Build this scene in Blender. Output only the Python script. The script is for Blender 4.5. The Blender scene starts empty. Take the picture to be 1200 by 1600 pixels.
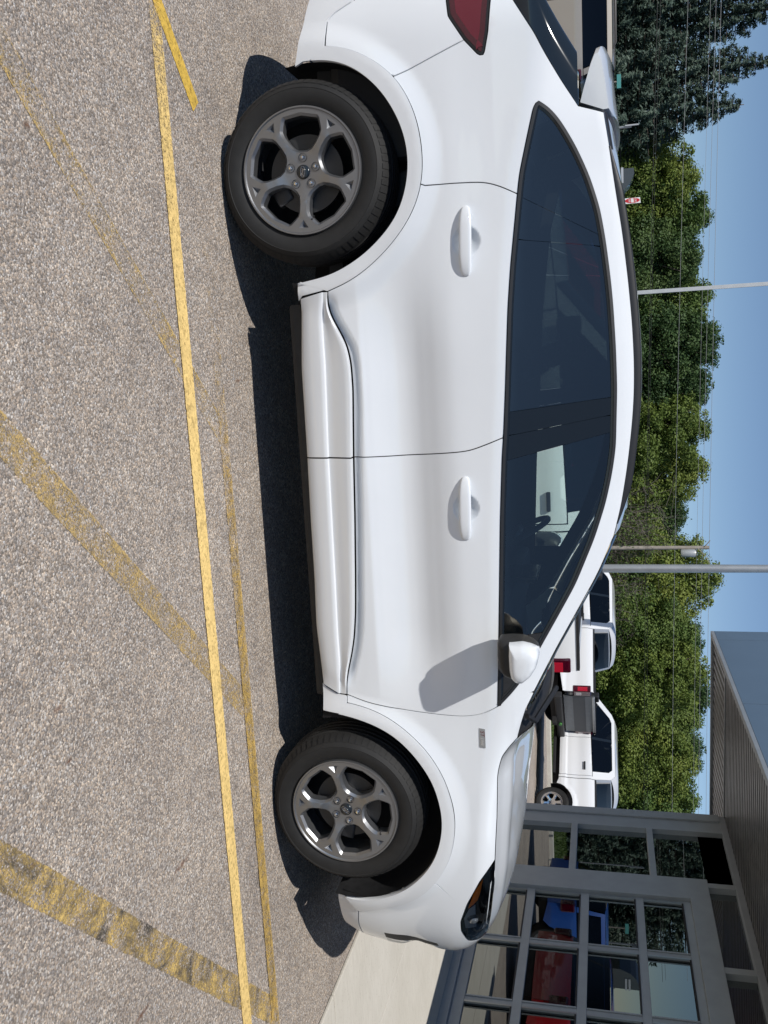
import bpy, bmesh, math, random
import numpy as np
from mathutils import Vector, Matrix
from mathutils.geometry import delaunay_2d_cdt

random.seed(7)
rad = math.radians
SC = bpy.context.scene
COL = SC.collection

# ------------------------------------------------------------------ camera
# the photograph is stored on its side: the picture's right edge is the world's "up"
CF, CC, CYAW, CPIT, CROLL = 1390.20683, Vector((.739838, -4.408604, 1.480551)), .176122977, .242310407, -.01320853
FWD = Vector((math.sin(CYAW) * math.cos(CPIT), math.cos(CYAW) * math.cos(CPIT), -math.sin(CPIT)))
RGT = Vector((math.cos(CYAW), -math.sin(CYAW), 0))
UPV = RGT.cross(FWD)
RGT, UPV = (RGT * math.cos(CROLL) + UPV * math.sin(CROLL), -RGT * math.sin(CROLL) + UPV * math.cos(CROLL))
cd = bpy.data.cameras.new('camera')
cam = bpy.data.objects.new('camera', cd)
COL.objects.link(cam)
m = Matrix((UPV, -RGT, -FWD)).transposed()
cam.matrix_world = Matrix.Translation(CC) @ m.to_4x4()
cd.sensor_fit = 'VERTICAL'
cd.sensor_height = 36
cd.sensor_width = 27
cd.lens = CF * 36 / 1600
cd.clip_start = .05
cd.clip_end = 2000
SC.camera = cam
SC.render.resolution_x, SC.render.resolution_y = 768, 1024

# ------------------------------------------------------------------ light
SUNDIR = Vector((.58, .56, -1.0)).normalized()          # the way the light travels
elev = math.asin(-SUNDIR.z)
azim = math.atan2(-SUNDIR.x, -SUNDIR.y)                 # compass angle of the sun from +Y towards +X
W = bpy.data.worlds.new('World')
SC.world = W
W.use_nodes = True
wn = W.node_tree.nodes
sky = wn.new('ShaderNodeTexSky')
sky.sky_type = 'NISHITA'
sky.sun_disc = False
sky.sun_elevation = elev
sky.sun_rotation = azim
sky.air_density = 1.0
sky.dust_density = 0.
sky.altitude = 2500
sky.ozone_density = 3.0
wn['Background'].inputs[1].default_value = .09
W.node_tree.links.new(sky.outputs[0], wn['Background'].inputs[0])
sl = bpy.data.lights.new('sun', 'SUN')
sl.energy = 4.0
sl.angle = rad(.53)
sl.color = (1.0, .968, .92)
sun = bpy.data.objects.new('sun', sl)
COL.objects.link(sun)
sun.rotation_euler = SUNDIR.to_track_quat('-Z', 'Y').to_euler()
sun.location = (-5, -8, 14)
SC.view_settings.view_transform = 'Standard'
SC.view_settings.look = 'None'
SC.view_settings.exposure = 0
SC.view_settings.gamma = 1
SC.view_settings.use_curve_mapping = False

# ------------------------------------------------------------------ materials
MATS = {}


def mat(name, col=(.5, .5, .5), rough=.5, metal=0., coat=0., spec=.5, emit=None):
    if name in MATS:
        return MATS[name]
    M = bpy.data.materials.new(name)
    M.use_nodes = True
    b = M.node_tree.nodes['Principled BSDF']
    b.inputs['Base Color'].default_value = (*col, 1)
    b.inputs['Roughness'].default_value = rough
    b.inputs['Metallic'].default_value = metal
    b.inputs['Coat Weight'].default_value = coat
    b.inputs['Coat Roughness'].default_value = .03
    b.inputs['Specular IOR Level'].default_value = spec
    MATS[name] = M
    return M


def nd(M, t, **kw):
    n = M.node_tree.nodes.new(t)
    for k, v in kw.items():
        if k.startswith('i_'):
            n.inputs[k[2:].replace('_', ' ')].default_value = v
        else:
            setattr(n, k, v)
    return n


def lk(M, a, b):
    M.node_tree.links.new(a, b)


def ramp(M, fac, stops, interp='LINEAR'):
    r = nd(M, 'ShaderNodeValToRGB')
    r.color_ramp.interpolation = interp
    el = r.color_ramp.elements
    while len(el) < len(stops):
        el.new(.5)
    for e, (p, c) in zip(el, stops):
        e.position = p
        e.color = (*c, 1) if len(c) == 3 else c
    lk(M, fac, r.inputs[0])
    return r.outputs[0]


def mix(M, fac, a, b, blend='MIX'):
    n = nd(M, 'ShaderNodeMix', data_type='RGBA', blend_type=blend)
    for s, v in ((0, fac), (6, a), (7, b)):
        if isinstance(v, (int, float)):
            n.inputs[s].default_value = v
        elif isinstance(v, tuple):
            n.inputs[s].default_value = (*v, 1)
        else:
            lk(M, v, n.inputs[s])
    return n.outputs[2]


def mth(M, op, a, b=None, c=None, clamp=False):
    n = nd(M, 'ShaderNodeMath', operation=op, use_clamp=clamp)
    for i, v in enumerate((a, b, c)):
        if v is None:
            continue
        if isinstance(v, (int, float)):
            n.inputs[i].default_value = v
        else:
            lk(M, v, n.inputs[i])
    return n.outputs[0]


def noise(M, vec, scale, detail=4, rough=.55, dist=0.):
    n = nd(M, 'ShaderNodeTexNoise')
    n.inputs['Scale'].default_value = scale
    n.inputs['Detail'].default_value = detail
    n.inputs['Roughness'].default_value = rough
    n.inputs['Distortion'].default_value = dist
    lk(M, vec, n.inputs['Vector'])
    return n.outputs[0]


def objco(M):
    return nd(M, 'ShaderNodeTexCoord').outputs['Object']


def speckle(M, amount=.06, scale=30, bump=0., bscale=200):
    """fine uneven tone and relief on a plain material"""
    b = M.node_tree.nodes['Principled BSDF']
    co = objco(M)
    base = tuple(b.inputs['Base Color'].default_value)[:3]
    f = noise(M, co, scale, 5)
    c = ramp(M, f, [(.3, tuple(x * (1 - amount) for x in base)), (.7, tuple(min(1, x * (1 + amount)) for x in base))])
    lk(M, c, b.inputs['Base Color'])
    if bump:
        bp = nd(M, 'ShaderNodeBump')
        bp.inputs['Strength'].default_value = bump
        bp.inputs['Distance'].default_value = .002
        lk(M, noise(M, co, bscale, 3), bp.inputs['Height'])
        lk(M, bp.outputs[0], b.inputs['Normal'])
    return M


def glass(name, tint, refl=1.0, ior=1.5, mirror=(1, 1, 1)):
    if name in MATS:
        return MATS[name]
    M = bpy.data.materials.new(name)
    M.use_nodes = True
    t = M.node_tree
    t.nodes.remove(t.nodes['Principled BSDF'])
    out = t.nodes['Material Output']
    tr = nd(M, 'ShaderNodeBsdfTransparent')
    tr.inputs[0].default_value = (*tint, 1)
    gl = nd(M, 'ShaderNodeBsdfGlossy')
    gl.inputs['Roughness'].default_value = .005
    gl.inputs[0].default_value = (*mirror, 1)
    fr = nd(M, 'ShaderNodeFresnel')
    fr.inputs[0].default_value = ior
    mx = nd(M, 'ShaderNodeMixShader')
    f = mth(M, 'MULTIPLY', fr.outputs[0], refl, clamp=True)
    lk(M, f, mx.inputs[0])
    lk(M, tr.outputs[0], mx.inputs[1])
    lk(M, gl.outputs[0], mx.inputs[2])
    lk(M, mx.outputs[0], out.inputs[0])
    MATS[name] = M
    return M


WHITE = mat('white_paint', (.785, .81, .835), .30, 0, 1.0)
CLAD = mat('white_cladding_paint', (.72, .735, .75), .36, 0, .7)
BLACKP = speckle(mat('black_plastic', (.016, .016, .017), .55), .25, 40, .15, 400)
GLOSSB = mat('gloss_black_trim', (.010, .014, .018), .2, 0, .3)
SATIN = mat('satin_window_trim', (.022, .0225, .024), .42)
DARK = mat('dark_void', (.004, .004, .005), .9)
RUBBER = speckle(mat('tyre_rubber', (.012, .0118, .0116), .72), .2, 25, .2, 350)
RIMM = mat('grey_alloy', (.27, .275, .285), .38, .85, .25)
CHROME = mat('chrome', (.75, .75, .75), .12, 1)
STEEL = mat('brake_steel', (.055, .054, .053), .5, .6)
DARKM = mat('dark_metal', (.05, .05, .052), .45, .6)
REDL = mat('red_lens', (.055, .002, .011), .10, 0, 1.0)
REDB = mat('red_lens_bright', (.12, .003, .018), .12, 0, 1.0)
ORANGE = mat('amber_reflector', (.62, .16, .02), .25, 0, .8)
PRIV = glass('privacy_glass', (.16, .195, .19), 5.5, 1.5, (1.0, .94, .80))
CLEARG = glass('green_tinted_glass', (.86, .97, .92), 4.4, 1.5, (1.0, .94, .80))
DKGLASS = glass('dark_vehicle_glass', (.05, .06, .07), .9, 1.5)
LENS = glass('lamp_lens', (.85, .88, .9), 1.0, 1.45)
SEATM = speckle(mat('seat_fabric', (.05, .052, .055), .8), .3, 60)
TRIMI = mat('interior_trim', (.035, .037, .04), .6)
LINER = mat('headliner', (.16, .16, .155), .8)
TWHITE = mat('truck_white_paint', (.80, .81, .82), .35, 0, .9)
BEIGE = mat('pewter_beige_paint', (.36, .325, .275), .33, .25, .9)
REDP = mat('red_paint', (.42, .012, .018), .3, 0, 1.0)
GREYP = mat('dark_grey_paint', (.06, .068, .08), .3, .3, .9)
BLUEP = mat('blue_panel', (.02, .10, .42), .35, 0, .6)

for M_ in (WHITE, CLAD):
    speckle(M_, .018, 2.5)

# ------------------------------------------------------------------ helpers
def newobj(name, me, parent=None, loc=None, rot=None):
    o = bpy.data.objects.new(name, me)
    COL.objects.link(o)
    if parent is not None:
        o.parent = parent
    if loc is not None:
        o.location = loc
    if rot is not None:
        o.rotation_euler = rot
    return o


def empty(name, label, cat, loc=(0, 0, 0), rotz=0, group=None):
    o = newobj(name, None, None, loc, (0, 0, rotz))
    o.empty_display_size = .2
    tag(o, label, cat, group)
    return o


def tag(o, label=None, cat=None, group=None, kind=None):
    if label:
        o['label'] = label
    if cat:
        o['category'] = cat
    if group:
        o['group'] = group
    if kind:
        o['kind'] = kind
    return o


def mesh(name, verts, faces, material, smooth=False, normals=None):
    me = bpy.data.meshes.new(name)
    me.from_pydata([tuple(v) for v in verts], [], [tuple(f) for f in faces])
    if material is not None:
        for mm in (material if isinstance(material, (list, tuple)) else [material]):
            me.materials.append(mm)
    if smooth or normals is not None:
        me.polygons.foreach_set('use_smooth', [True] * len(me.polygons))
    if normals is not None:
        me.normals_split_custom_set_from_vertices([tuple(n) for n in normals])
    me.update()
    return me


class MB:
    """collects simple shapes into one mesh"""

    def __init__(s):
        s.v = []
        s.f = []

    def add(s, vs, fs):
        o = len(s.v)
        s.v += [Vector(v) for v in vs]
        s.f += [tuple(i + o for i in f) for f in fs]
        return s

    def box(s, a, b, bev=0.):
        x0, y0, z0 = a
        x1, y1, z1 = b
        if bev <= 0:
            return s.add([(x0, y0, z0), (x1, y0, z0), (x1, y1, z0), (x0, y1, z0), (x0, y0, z1), (x1, y0, z1), (x1, y1, z1), (x0, y1, z1)],
                         [(0, 3, 2, 1), (4, 5, 6, 7), (0, 1, 5, 4), (1, 2, 6, 5), (2, 3, 7, 6), (3, 0, 4, 7)])
        bm = bmesh.new()
        bmesh.ops.create_cube(bm, size=1)
        for v in bm.verts:
            v.co = Vector(((x0 + x1) / 2 + v.co.x * (x1 - x0), (y0 + y1) / 2 + v.co.y * (y1 - y0), (z0 + z1) / 2 + v.co.z * (z1 - z0)))
        bmesh.ops.bevel(bm, geom=bm.edges[:], offset=bev, segments=2, affect='EDGES', profile=.6)
        bm.verts.index_update()
        s.add([v.co.copy() for v in bm.verts], [[v.index for v in f.verts] for f in bm.faces])
        bm.free()
        return s

    def tube(s, pts, r, seg=8, cap=True):
        pts = [Vector(p) for p in pts]
        rs = r if isinstance(r, (list, tuple)) else [r] * len(pts)
        o = len(s.v)
        up = Vector((0, 0, 1))
        for i, p in enumerate(pts):
            d = (pts[min(i + 1, len(pts) - 1)] - pts[max(i - 1, 0)]).normalized()
            a = d.cross(up)
            if a.length < .02:
                a = d.cross(Vector((1, 0, 0)))
            a.normalize()
            b = a.cross(d)
            for k in range(seg):
                t = 2 * math.pi * k / seg
                s.v.append(p + (a * math.cos(t) + b * math.sin(t)) * rs[i])
        for i in range(len(pts) - 1):
            for k in range(seg):
                k2 = (k + 1) % seg
                s.f.append((o + i * seg + k, o + i * seg + k2, o + (i + 1) * seg + k2, o + (i + 1) * seg + k))
        if cap:
            s.f.append(tuple(o + k for k in range(seg))[::-1])
            s.f.append(tuple(o + (len(pts) - 1) * seg + k for k in range(seg)))
        return s

    def prism(s, poly, y0, y1):
        """poly in x,z extruded along y"""
        n = len(poly)
        vs = [(x, y0, z) for x, z in poly] + [(x, y1, z) for x, z in poly]
        fs = [tuple(range(n)), tuple(range(2 * n - 1, n - 1, -1))] + [(i, i + n, (i + 1) % n + n, (i + 1) % n) for i in range(n)]
        return s.add(vs, fs)

    def lathe(s, prof, seg=32, axis='y', closed=False):
        """prof: list of (radius, axial)"""
        o = len(s.v)
        for r, a in prof:
            for k in range(seg):
                t = 2 * math.pi * k / seg
                s.v.append(Vector((r * math.cos(t), a, r * math.sin(t))) if axis == 'y' else Vector((r * math.cos(t), r * math.sin(t), a)))
        n = len(prof)
        for i in range(n if closed else n - 1):
            j = (i + 1) % n
            for k in range(seg):
                k2 = (k + 1) % seg
                s.f.append((o + i * seg + k, o + j * seg + k, o + j * seg + k2, o + i * seg + k2))
        return s

    def build(s, name, material, parent=None, smooth=False, loc=None, rot=None, fix=True):
        me = mesh(name, s.v, s.f, material, smooth)
        if fix:
            bm = bmesh.new()
            bm.from_mesh(me)
            bmesh.ops.recalc_face_normals(bm, faces=bm.faces[:])
            bm.to_mesh(me)
            bm.free()
            if smooth:
                me.polygons.foreach_set('use_smooth', [True] * len(me.polygons))
                try:
                    me.set_sharp_from_angle(angle=rad(38))
                except Exception:
                    pass
        return newobj(name, me, parent, loc, rot)


def ss(a, b, x):
    t = max(0., min(1., (x - a) / (b - a)))
    return t * t * (3 - 2 * t)


def spl(xs, ys):
    """smooth interpolation through points"""
    xs = list(xs)
    ys = list(ys)
    n = len(xs)
    d = [(ys[i + 1] - ys[i]) / (xs[i + 1] - xs[i]) for i in range(n - 1)]
    m = [d[0]] + [0 if d[i - 1] * d[i] <= 0 else (d[i - 1] * (xs[i + 1] - xs[i]) + d[i] * (xs[i] - xs[i - 1])) / (xs[i + 1] - xs[i - 1]) for i in range(1, n - 1)] + [d[-1]]

    def f(x):
        if x <= xs[0]:
            return ys[0] + m[0] * (x - xs[0]) * .5
        if x >= xs[-1]:
            return ys[-1] + m[-1] * (x - xs[-1]) * .5
        lo = 0
        while xs[lo + 1] < x:
            lo += 1
        h = xs[lo + 1] - xs[lo]
        t = (x - xs[lo]) / h
        return (ys[lo] * (1 + 2 * t) * (1 - t) ** 2 + m[lo] * h * t * (1 - t) ** 2 + ys[lo + 1] * t * t * (3 - 2 * t) + m[lo + 1] * h * t * t * (t - 1))
    return f


def pxray(x, y):
    """picture pixel (1200 x 1600) -> ray direction"""
    return ((y - 800) / CF * RGT - ((1200 - x) - 600) / CF * UPV + FWD)


def pxplane(x, y, ax, val):
    d = pxray(x, y)
    return CC + d * ((val - CC[ax]) / d[ax])


# ------------------------------------------------------------------ panel machinery
def smooth_line(pts, step=.012, sig=.03):
    """resample a polyline and soften it, ends fixed"""
    P = np.array(pts, float)
    seg = np.r_[0, np.cumsum(np.linalg.norm(np.diff(P, axis=0), axis=1))]
    n = max(3, int(seg[-1] / step) + 1)
    t = np.linspace(0, seg[-1], n)
    Q = np.stack([np.interp(t, seg, P[:, k]) for k in range(P.shape[1])], 1)
    k = int(3 * sig / (seg[-1] / (n - 1)))
    if k >= 1 and n > 4:
        w = np.exp(-.5 * (np.arange(-k, k + 1) * (seg[-1] / (n - 1)) / sig) ** 2)
        w /= w.sum()
        ext = np.concatenate([2 * Q[0] - Q[1:k + 1][::-1] if n > k else np.repeat(Q[:1], k, 0), Q, 2 * Q[-1] - Q[-k - 1:-1][::-1] if n > k else np.repeat(Q[-1:], k, 0)])
        if len(ext) == n + 2 * k:
            Q2 = np.stack([np.convolve(ext[:, c], w, 'valid') for c in range(P.shape[1])], 1)
            Q2[0], Q2[-1] = Q[0], Q[-1]
            Q = Q2
    return [tuple(q) for q in Q]


def dens(poly, step):
    out = []
    n = len(poly)
    for i in range(n):
        a, b = poly[i], poly[(i + 1) % n]
        L = math.dist(a, b)
        k = max(1, int(math.ceil(L / step)))
        for j in range(k):
            out.append((a[0] + (b[0] - a[0]) * j / k, a[1] + (b[1] - a[1]) * j / k))
    res = [out[0]]
    for p in out[1:]:
        if math.dist(p, res[-1]) > step * .12:
            res.append(p)
    if math.dist(res[0], res[-1]) < step * .12:
        res.pop()
    return res


def area(p):
    return sum(p[i - 1][0] * p[i][1] - p[i][0] * p[i - 1][1] for i in range(len(p))) / 2


def inset(p, d):
    n = len(p)
    out = []
    for i in range(n):
        a, b, c = p[i - 1], p[i], p[(i + 1) % n]
        e1 = (b[0] - a[0], b[1] - a[1])
        e2 = (c[0] - b[0], c[1] - b[1])
        l1 = math.hypot(*e1) or 1
        l2 = math.hypot(*e2) or 1
        n1 = (-e1[1] / l1, e1[0] / l1)
        n2 = (-e2[1] / l2, e2[0] / l2)
        mx, my = n1[0] + n2[0], n1[1] + n2[1]
        q = mx * mx + my * my
        k = 2 * d / max(q, .6)
        out.append((b[0] + mx * k, b[1] + my * k))
    return out


def inside_mask(P, poly):
    x, y = P[:, 0], P[:, 1]
    r = np.zeros(len(P), bool)
    a = np.array(poly)
    b = np.roll(a, -1, 0)
    for (x0, y0), (x1, y1) in zip(a, b):
        if y0 == y1:
            continue
        c = ((y0 > y) != (y1 > y)) & (x < (x1 - x0) * (y - y0) / (y1 - y0) + x0)
        r ^= c
    return r


def panel_mesh(name, poly, surf, material, off=0., gap=.0022, flange=.014, sp=.018, rim=.0035, drop=.0016, fine=()):
    """polygon in the surface's own two coordinates -> skin lying on that surface, edges turned in"""
    if area(poly) < 0:
        poly = poly[::-1]
    p0 = dens(poly, sp * .8)
    b0 = inset(p0, gap)
    b1 = inset(b0, rim)
    A = np.array(b1)
    lo, hi = A.min(0), A.max(0)
    gx = np.arange(lo[0], hi[0], sp)
    gz = np.arange(lo[1], hi[1], sp * .87)
    X, Z = np.meshgrid(gx, gz)
    X[1::2] += sp / 2
    G = np.stack([X.ravel(), Z.ravel()], 1)
    for (cx, cz, rx, rz, fs) in fine:
        ex, ez = np.meshgrid(np.arange(cx - rx, cx + rx, fs), np.arange(cz - rz, cz + rz, fs))
        E_ = np.stack([ex.ravel(), ez.ravel()], 1)
        G = G[~((abs(G[:, 0] - cx) < rx) & (abs(G[:, 1] - cz) < rz))]
        G = np.concatenate([G, E_])
    if len(G):
        G = G[inside_mask(G, b1)]
    if len(G):
        bp = np.array(b1)
        keep = np.ones(len(G), bool)
        for i0 in range(0, len(G), 2000):
            d = ((G[i0:i0 + 2000, None, :] - bp[None]) ** 2).sum(2).min(1)
            keep[i0:i0 + 2000] = d > ((sp * .45) ** 2 if not fine else (sp * .3) ** 2)
        G = G[keep]
    pts = [Vector(p) for p in b0] + [Vector(p) for p in b1] + [Vector((float(g[0]), float(g[1]))) for g in G]
    n0, n1 = len(b0), len(b1)
    ed = [(i, (i + 1) % n0) for i in range(n0)] + [(n0 + i, n0 + (i + 1) % n1) for i in range(n1)]
    V, E_, F, ov, oe, of = delaunay_2d_cdt(pts, ed, [], 1, 1e-6)
    vs, ns = [], []
    for i, q in enumerate(V):
        pos, nor = surfn(surf, q[0], q[1])
        isb = any(o < n0 for o in ov[i])
        pos = pos + nor * (off - (drop if isb else 0))
        vs.append(pos)
        ns.append(nor)
    fs = []
    for f in F:
        a, b, c = (vs[k] for k in f[:3])
        nn = (b - a).cross(c - a)
        fs.append(tuple(f) if nn.dot(ns[f[0]]) > 0 else tuple(f)[::-1])
    # turned-in edge
    if flange:
        base = len(vs)
        for i in range(n0):
            pos, nor = surfn(surf, *b0[i])
            q0, q1 = b0[i - 1], b0[(i + 1) % n0]
            t = surf(*q1) - surf(*q0)
            o = t.cross(nor)
            o = o.normalized() if o.length > 1e-9 else nor
            vs.append(pos + nor * (off - drop))
            ns.append((o + nor * .3).normalized())
            vs.append(pos + nor * (off - flange))
            ns.append(o)
        # sign of outward direction
        pm, nm = surfn(surf, *b0[0])
        cen = surf(*b1[0])
        if ns[base].dot(cen - pm) > 0:
            for i in range(n0):
                pos, nor = surfn(surf, *b0[i])
                for k in (0, 1):
                    v = ns[base + 2 * i + k]
                    v = v - nor * v.dot(nor)
                    ns[base + 2 * i + k] = (-v + nor * (.3 if k == 0 else 0)).normalized()
        for i in range(n0):
            j = (i + 1) % n0
            a, b, c, d = base + 2 * i, base + 2 * i + 1, base + 2 * j + 1, base + 2 * j
            nn = (vs[b] - vs[a]).cross(vs[d] - vs[a])
            fs.append((a, b, c, d) if nn.dot(ns[a]) > 0 else (a, d, c, b))
    return vs, fs, ns


def surfn(surf, s, z, e=.0015):
    p = surf(s, z)
    a = surf(s + e, z) - surf(s - e, z)
    b = surf(s, z + e) - surf(s, z - e)
    n = a.cross(b)
    n = n.normalized() if n.length > 1e-12 else Vector((0, -1, 0))
    if n.dot(OUT(p)) < 0:
        n = -n
    return p, n


def OUT(p):
    return Vector((.0001 * p.x, p.y, 0)) if abs(p.y) > .25 else Vector((p.x - 1.3, 0, 0))


def panel(name, poly, surf, material, parent, both=True, **kw):
    vs, fs, ns = panel_mesh(name, poly, surf, material, **kw)
    r = newobj(name, mesh(name, vs, fs, material, normals=ns), parent)
    l = None
    if both:
        l = newobj(name, mesh(name, [(v[0], -v[1], v[2]) for v in vs], [f[::-1] for f in fs], material, normals=[(n[0], -n[1], n[2]) for n in ns]), parent)
    return r, l


def loft(rows, material, name, parent, flip=False, loc=None):
    """rows: list of equal-length point rows"""
    n = len(rows[0])
    vs = [Vector(p) for r in rows for p in r]
    fs = []
    for i in range(len(rows) - 1):
        for j in range(n - 1):
            q = (i * n + j, i * n + j + 1, (i + 1) * n + j + 1, (i + 1) * n + j)
            fs.append(q[::-1] if flip else q)
    return newobj(name, mesh(name, vs, fs, material, smooth=True), parent, loc)


def clip_line(poly, a, b, keep_left=True):
    """keep the part of a polygon on one side of the line a-b"""
    out = []
    d = (b[0] - a[0], b[1] - a[1])
    sg = 1 if keep_left else -1
    f = lambda p: sg * (d[0] * (p[1] - a[1]) - d[1] * (p[0] - a[0]))
    n = len(poly)
    for i in range(n):
        p, q = poly[i], poly[(i + 1) % n]
        fp, fq = f(p), f(q)
        if fp >= 0:
            out.append(p)
        if fp * fq < 0:
            t = fp / (fp - fq)
            out.append((p[0] + (q[0] - p[0]) * t, p[1] + (q[1] - p[1]) * t))
    return out


def text_mesh(body, size, material, name, parent, matrix, shear=0., extrude=.0006, sx=1.):
    c = bpy.data.curves.new(name, 'FONT')
    c.body = body
    c.size = size
    c.align_x = 'CENTER'
    c.align_y = 'CENTER'
    c.shear = shear
    c.extrude = extrude
    c.resolution_u = 3
    t = bpy.data.objects.new(name, c)
    COL.objects.link(t)
    bpy.context.view_layer.update()
    me = bpy.data.meshes.new_from_object(t.evaluated_get(bpy.context.evaluated_depsgraph_get()))
    bpy.data.objects.remove(t)
    me.name = name
    for v in me.vertices:
        v.co.x *= sx
    me.transform(matrix)
    me.materials.clear()
    me.materials.append(material)
    return newobj(name, me, parent)


# ------------------------------------------------------------------ ground
def gz(y):
    """the lot falls away gently behind the car"""
    return 0. if y < 1.5 else -.0145 * (min(y, 22.) - 1.5)


def stone_colour(M, co, tone=1.0):
    """aggregate showing in worn asphalt"""
    v = nd(M, 'ShaderNodeTexVoronoi')
    v.inputs['Scale'].default_value = 175
    v.inputs['Randomness'].default_value = 1
    wob = nd(M, 'ShaderNodeVectorMath', operation='ADD')
    nz = nd(M, 'ShaderNodeTexNoise')
    nz.inputs['Scale'].default_value = 170
    lk(M, co, nz.inputs['Vector'])
    sc = nd(M, 'ShaderNodeVectorMath', operation='SCALE')
    sc.inputs['Scale'].default_value = .005
    lk(M, nz.outputs['Color'], sc.inputs[0])
    lk(M, co, wob.inputs[0])
    lk(M, sc.outputs[0], wob.inputs[1])
    lk(M, wob.outputs[0], v.inputs['Vector'])
    sep = nd(M, 'ShaderNodeSeparateColor')
    lk(M, v.outputs['Color'], sep.inputs[0])
    c = ramp(M, sep.outputs[0], [(0, (.12, .103, .088)), (.20, (.20, .172, .147)), (.45, (.33, .281, .237)), (.68, (.43, .366, .307)), (.86, (.55, .48, .41)), (1, (.80, .735, .655))])
    hue = ramp(M, sep.outputs[1], [(0, (.86, .94, 1.06)), (.5, (1, 1, 1)), (1, (1.13, 1.0, .86))])
    c = mix(M, 1.0, c, hue, 'MULTIPLY')
    # tar between the stones
    gapf = ramp(M, v.outputs['Distance'], [(.0, (1, 1, 1)), (.55, (1, 1, 1)), (.95, (.30, .29, .28))])
    c = mix(M, 1.0, c, gapf, 'MULTIPLY')
    fine = noise(M, co, 420, 2)
    c = mix(M, .28, c, ramp(M, fine, [(.35, (.14, .12, .10)), (.65, (.58, .50, .425))]))
    big = noise(M, co, 1.1, 6, .6)
    c = mix(M, 1.0, c, ramp(M, big, [(.25, (.90 * tone, .91 * tone, .93 * tone)), (.75, (1.22 * tone, 1.225 * tone, 1.22 * tone))]), 'MULTIPLY')
    med = noise(M, co, 9, 4, .6)
    c = mix(M, 1.0, c, ramp(M, med, [(.3, (.88, .88, .89)), (.7, (1.1, 1.09, 1.07))]), 'MULTIPLY')
    return c, v.outputs['Distance'], fine


ASPH = mat('worn_asphalt', (.18, .16, .14), .88, 0, 0, .25)
b = ASPH.node_tree.nodes['Principled BSDF']
co = nd(ASPH, 'ShaderNodeNewGeometry').outputs['Position']
c, vd, fn = stone_colour(ASPH, co)
# rust runs and oil spots, each with a place of its own
RUST = [(283, 1352, .014, .07), (52, 1352, .010, .045), (222, 1585, .013, .06), (90, 1108, .011, .028), (107, 1190, .008, .02), (372, 595, .009, .035), (42, 195, .011, .02)]
for x, y, w, l in RUST:
    g = pxplane(x, y, 2, 0)
    sub = nd(ASPH, 'ShaderNodeVectorMath', operation='SUBTRACT')
    lk(ASPH, co, sub.inputs[0])
    sub.inputs[1].default_value = (g.x, g.y, 0)
    dv = nd(ASPH, 'ShaderNodeVectorMath', operation='DIVIDE')
    lk(ASPH, sub.outputs[0], dv.inputs[0])
    dv.inputs[1].default_value = (w, l, 1)
    ln = nd(ASPH, 'ShaderNodeVectorMath', operation='LENGTH')
    lk(ASPH, dv.outputs[0], ln.inputs[0])
    f = mth(ASPH, 'ADD', ln.outputs['Value'], mth(ASPH, 'MULTIPLY', mth(ASPH, 'SUBTRACT', noise(ASPH, co, 60, 3), .5), 1.6))
    f = mth(ASPH, 'MULTIPLY', mth(ASPH, 'SUBTRACT', 1.05, f, clamp=True), .7, clamp=True)
    c = mix(ASPH, f, c, (.13, .045, .015))
lk(ASPH, c, b.inputs['Base Color'])
bp = nd(ASPH, 'ShaderNodeBump')
bp.inputs['Strength'].default_value = .6
bp.inputs['Distance'].default_value = .004
hgt = mth(ASPH, 'ADD', mth(ASPH, 'MULTIPLY', vd, -1.0), mth(ASPH, 'MULTIPLY', fn, .5))
lk(ASPH, hgt, bp.inputs['Height'])
lk(ASPH, bp.outputs[0], b.inputs['Normal'])

DIRT = speckle(mat('dry_dirt', (.16, .14, .11), .95), .3, 3)
GRASSM = mat('lawn_soil', (.055, .085, .022), .95)
speckle(GRASSM, .35, 8)
CONC = mat('broom_concrete', (.47, .44, .385), .85, 0, 0, .3)
b = CONC.node_tree.nodes['Principled BSDF']
co = nd(CONC, 'ShaderNodeNewGeometry').outputs['Position']
mp = nd(CONC, 'ShaderNodeMapping')
mp.inputs['Scale'].default_value = (1.2, 14, 1)
lk(CONC, co, mp.inputs[0])
c = ramp(CONC, noise(CONC, co, 2.2, 6, .6), [(.3, (.55, .515, .445)), (.7, (.65, .615, .545))])
c = mix(CONC, .35, c, ramp(CONC, noise(CONC, mp.outputs[0], 6, 4), [(.35, (.50, .465, .40)), (.65, (.69, .655, .585))]))
pit = noise(CONC, co, 70, 2)
c = mix(CONC, 1.0, c, ramp(CONC, pit, [(.0, (.55, .5, .45)), (.30, (.8, .78, .75)), (.36, (1, 1, 1))]), 'MULTIPLY')
lk(CONC, c, b.inputs['Base Color'])
bp = nd(CONC, 'ShaderNodeBump')
bp.inputs['Strength'].default_value = .25
bp.inputs['Distance'].default_value = .003
lk(CONC, noise(CONC, mp.outputs[0], 30, 3), bp.inputs['Height'])
lk(CONC, bp.outputs[0], b.inputs['Normal'])


def sheet(name, x0, x1, y0, y1, material, dz=0., ny=None):
    ys = sorted({y0, y1, *[q for q in ([1.5] + [2 + i for i in range(0, 21)]) if y0 < q < y1]})
    vs = [(x, y, gz(y) + dz) for y in ys for x in (x0, x1)]
    fs = [(2 * i, 2 * i + 1, 2 * i + 3, 2 * i + 2) for i in range(len(ys) - 1)]
    return newobj(name, mesh(name, vs, fs, material))


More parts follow.
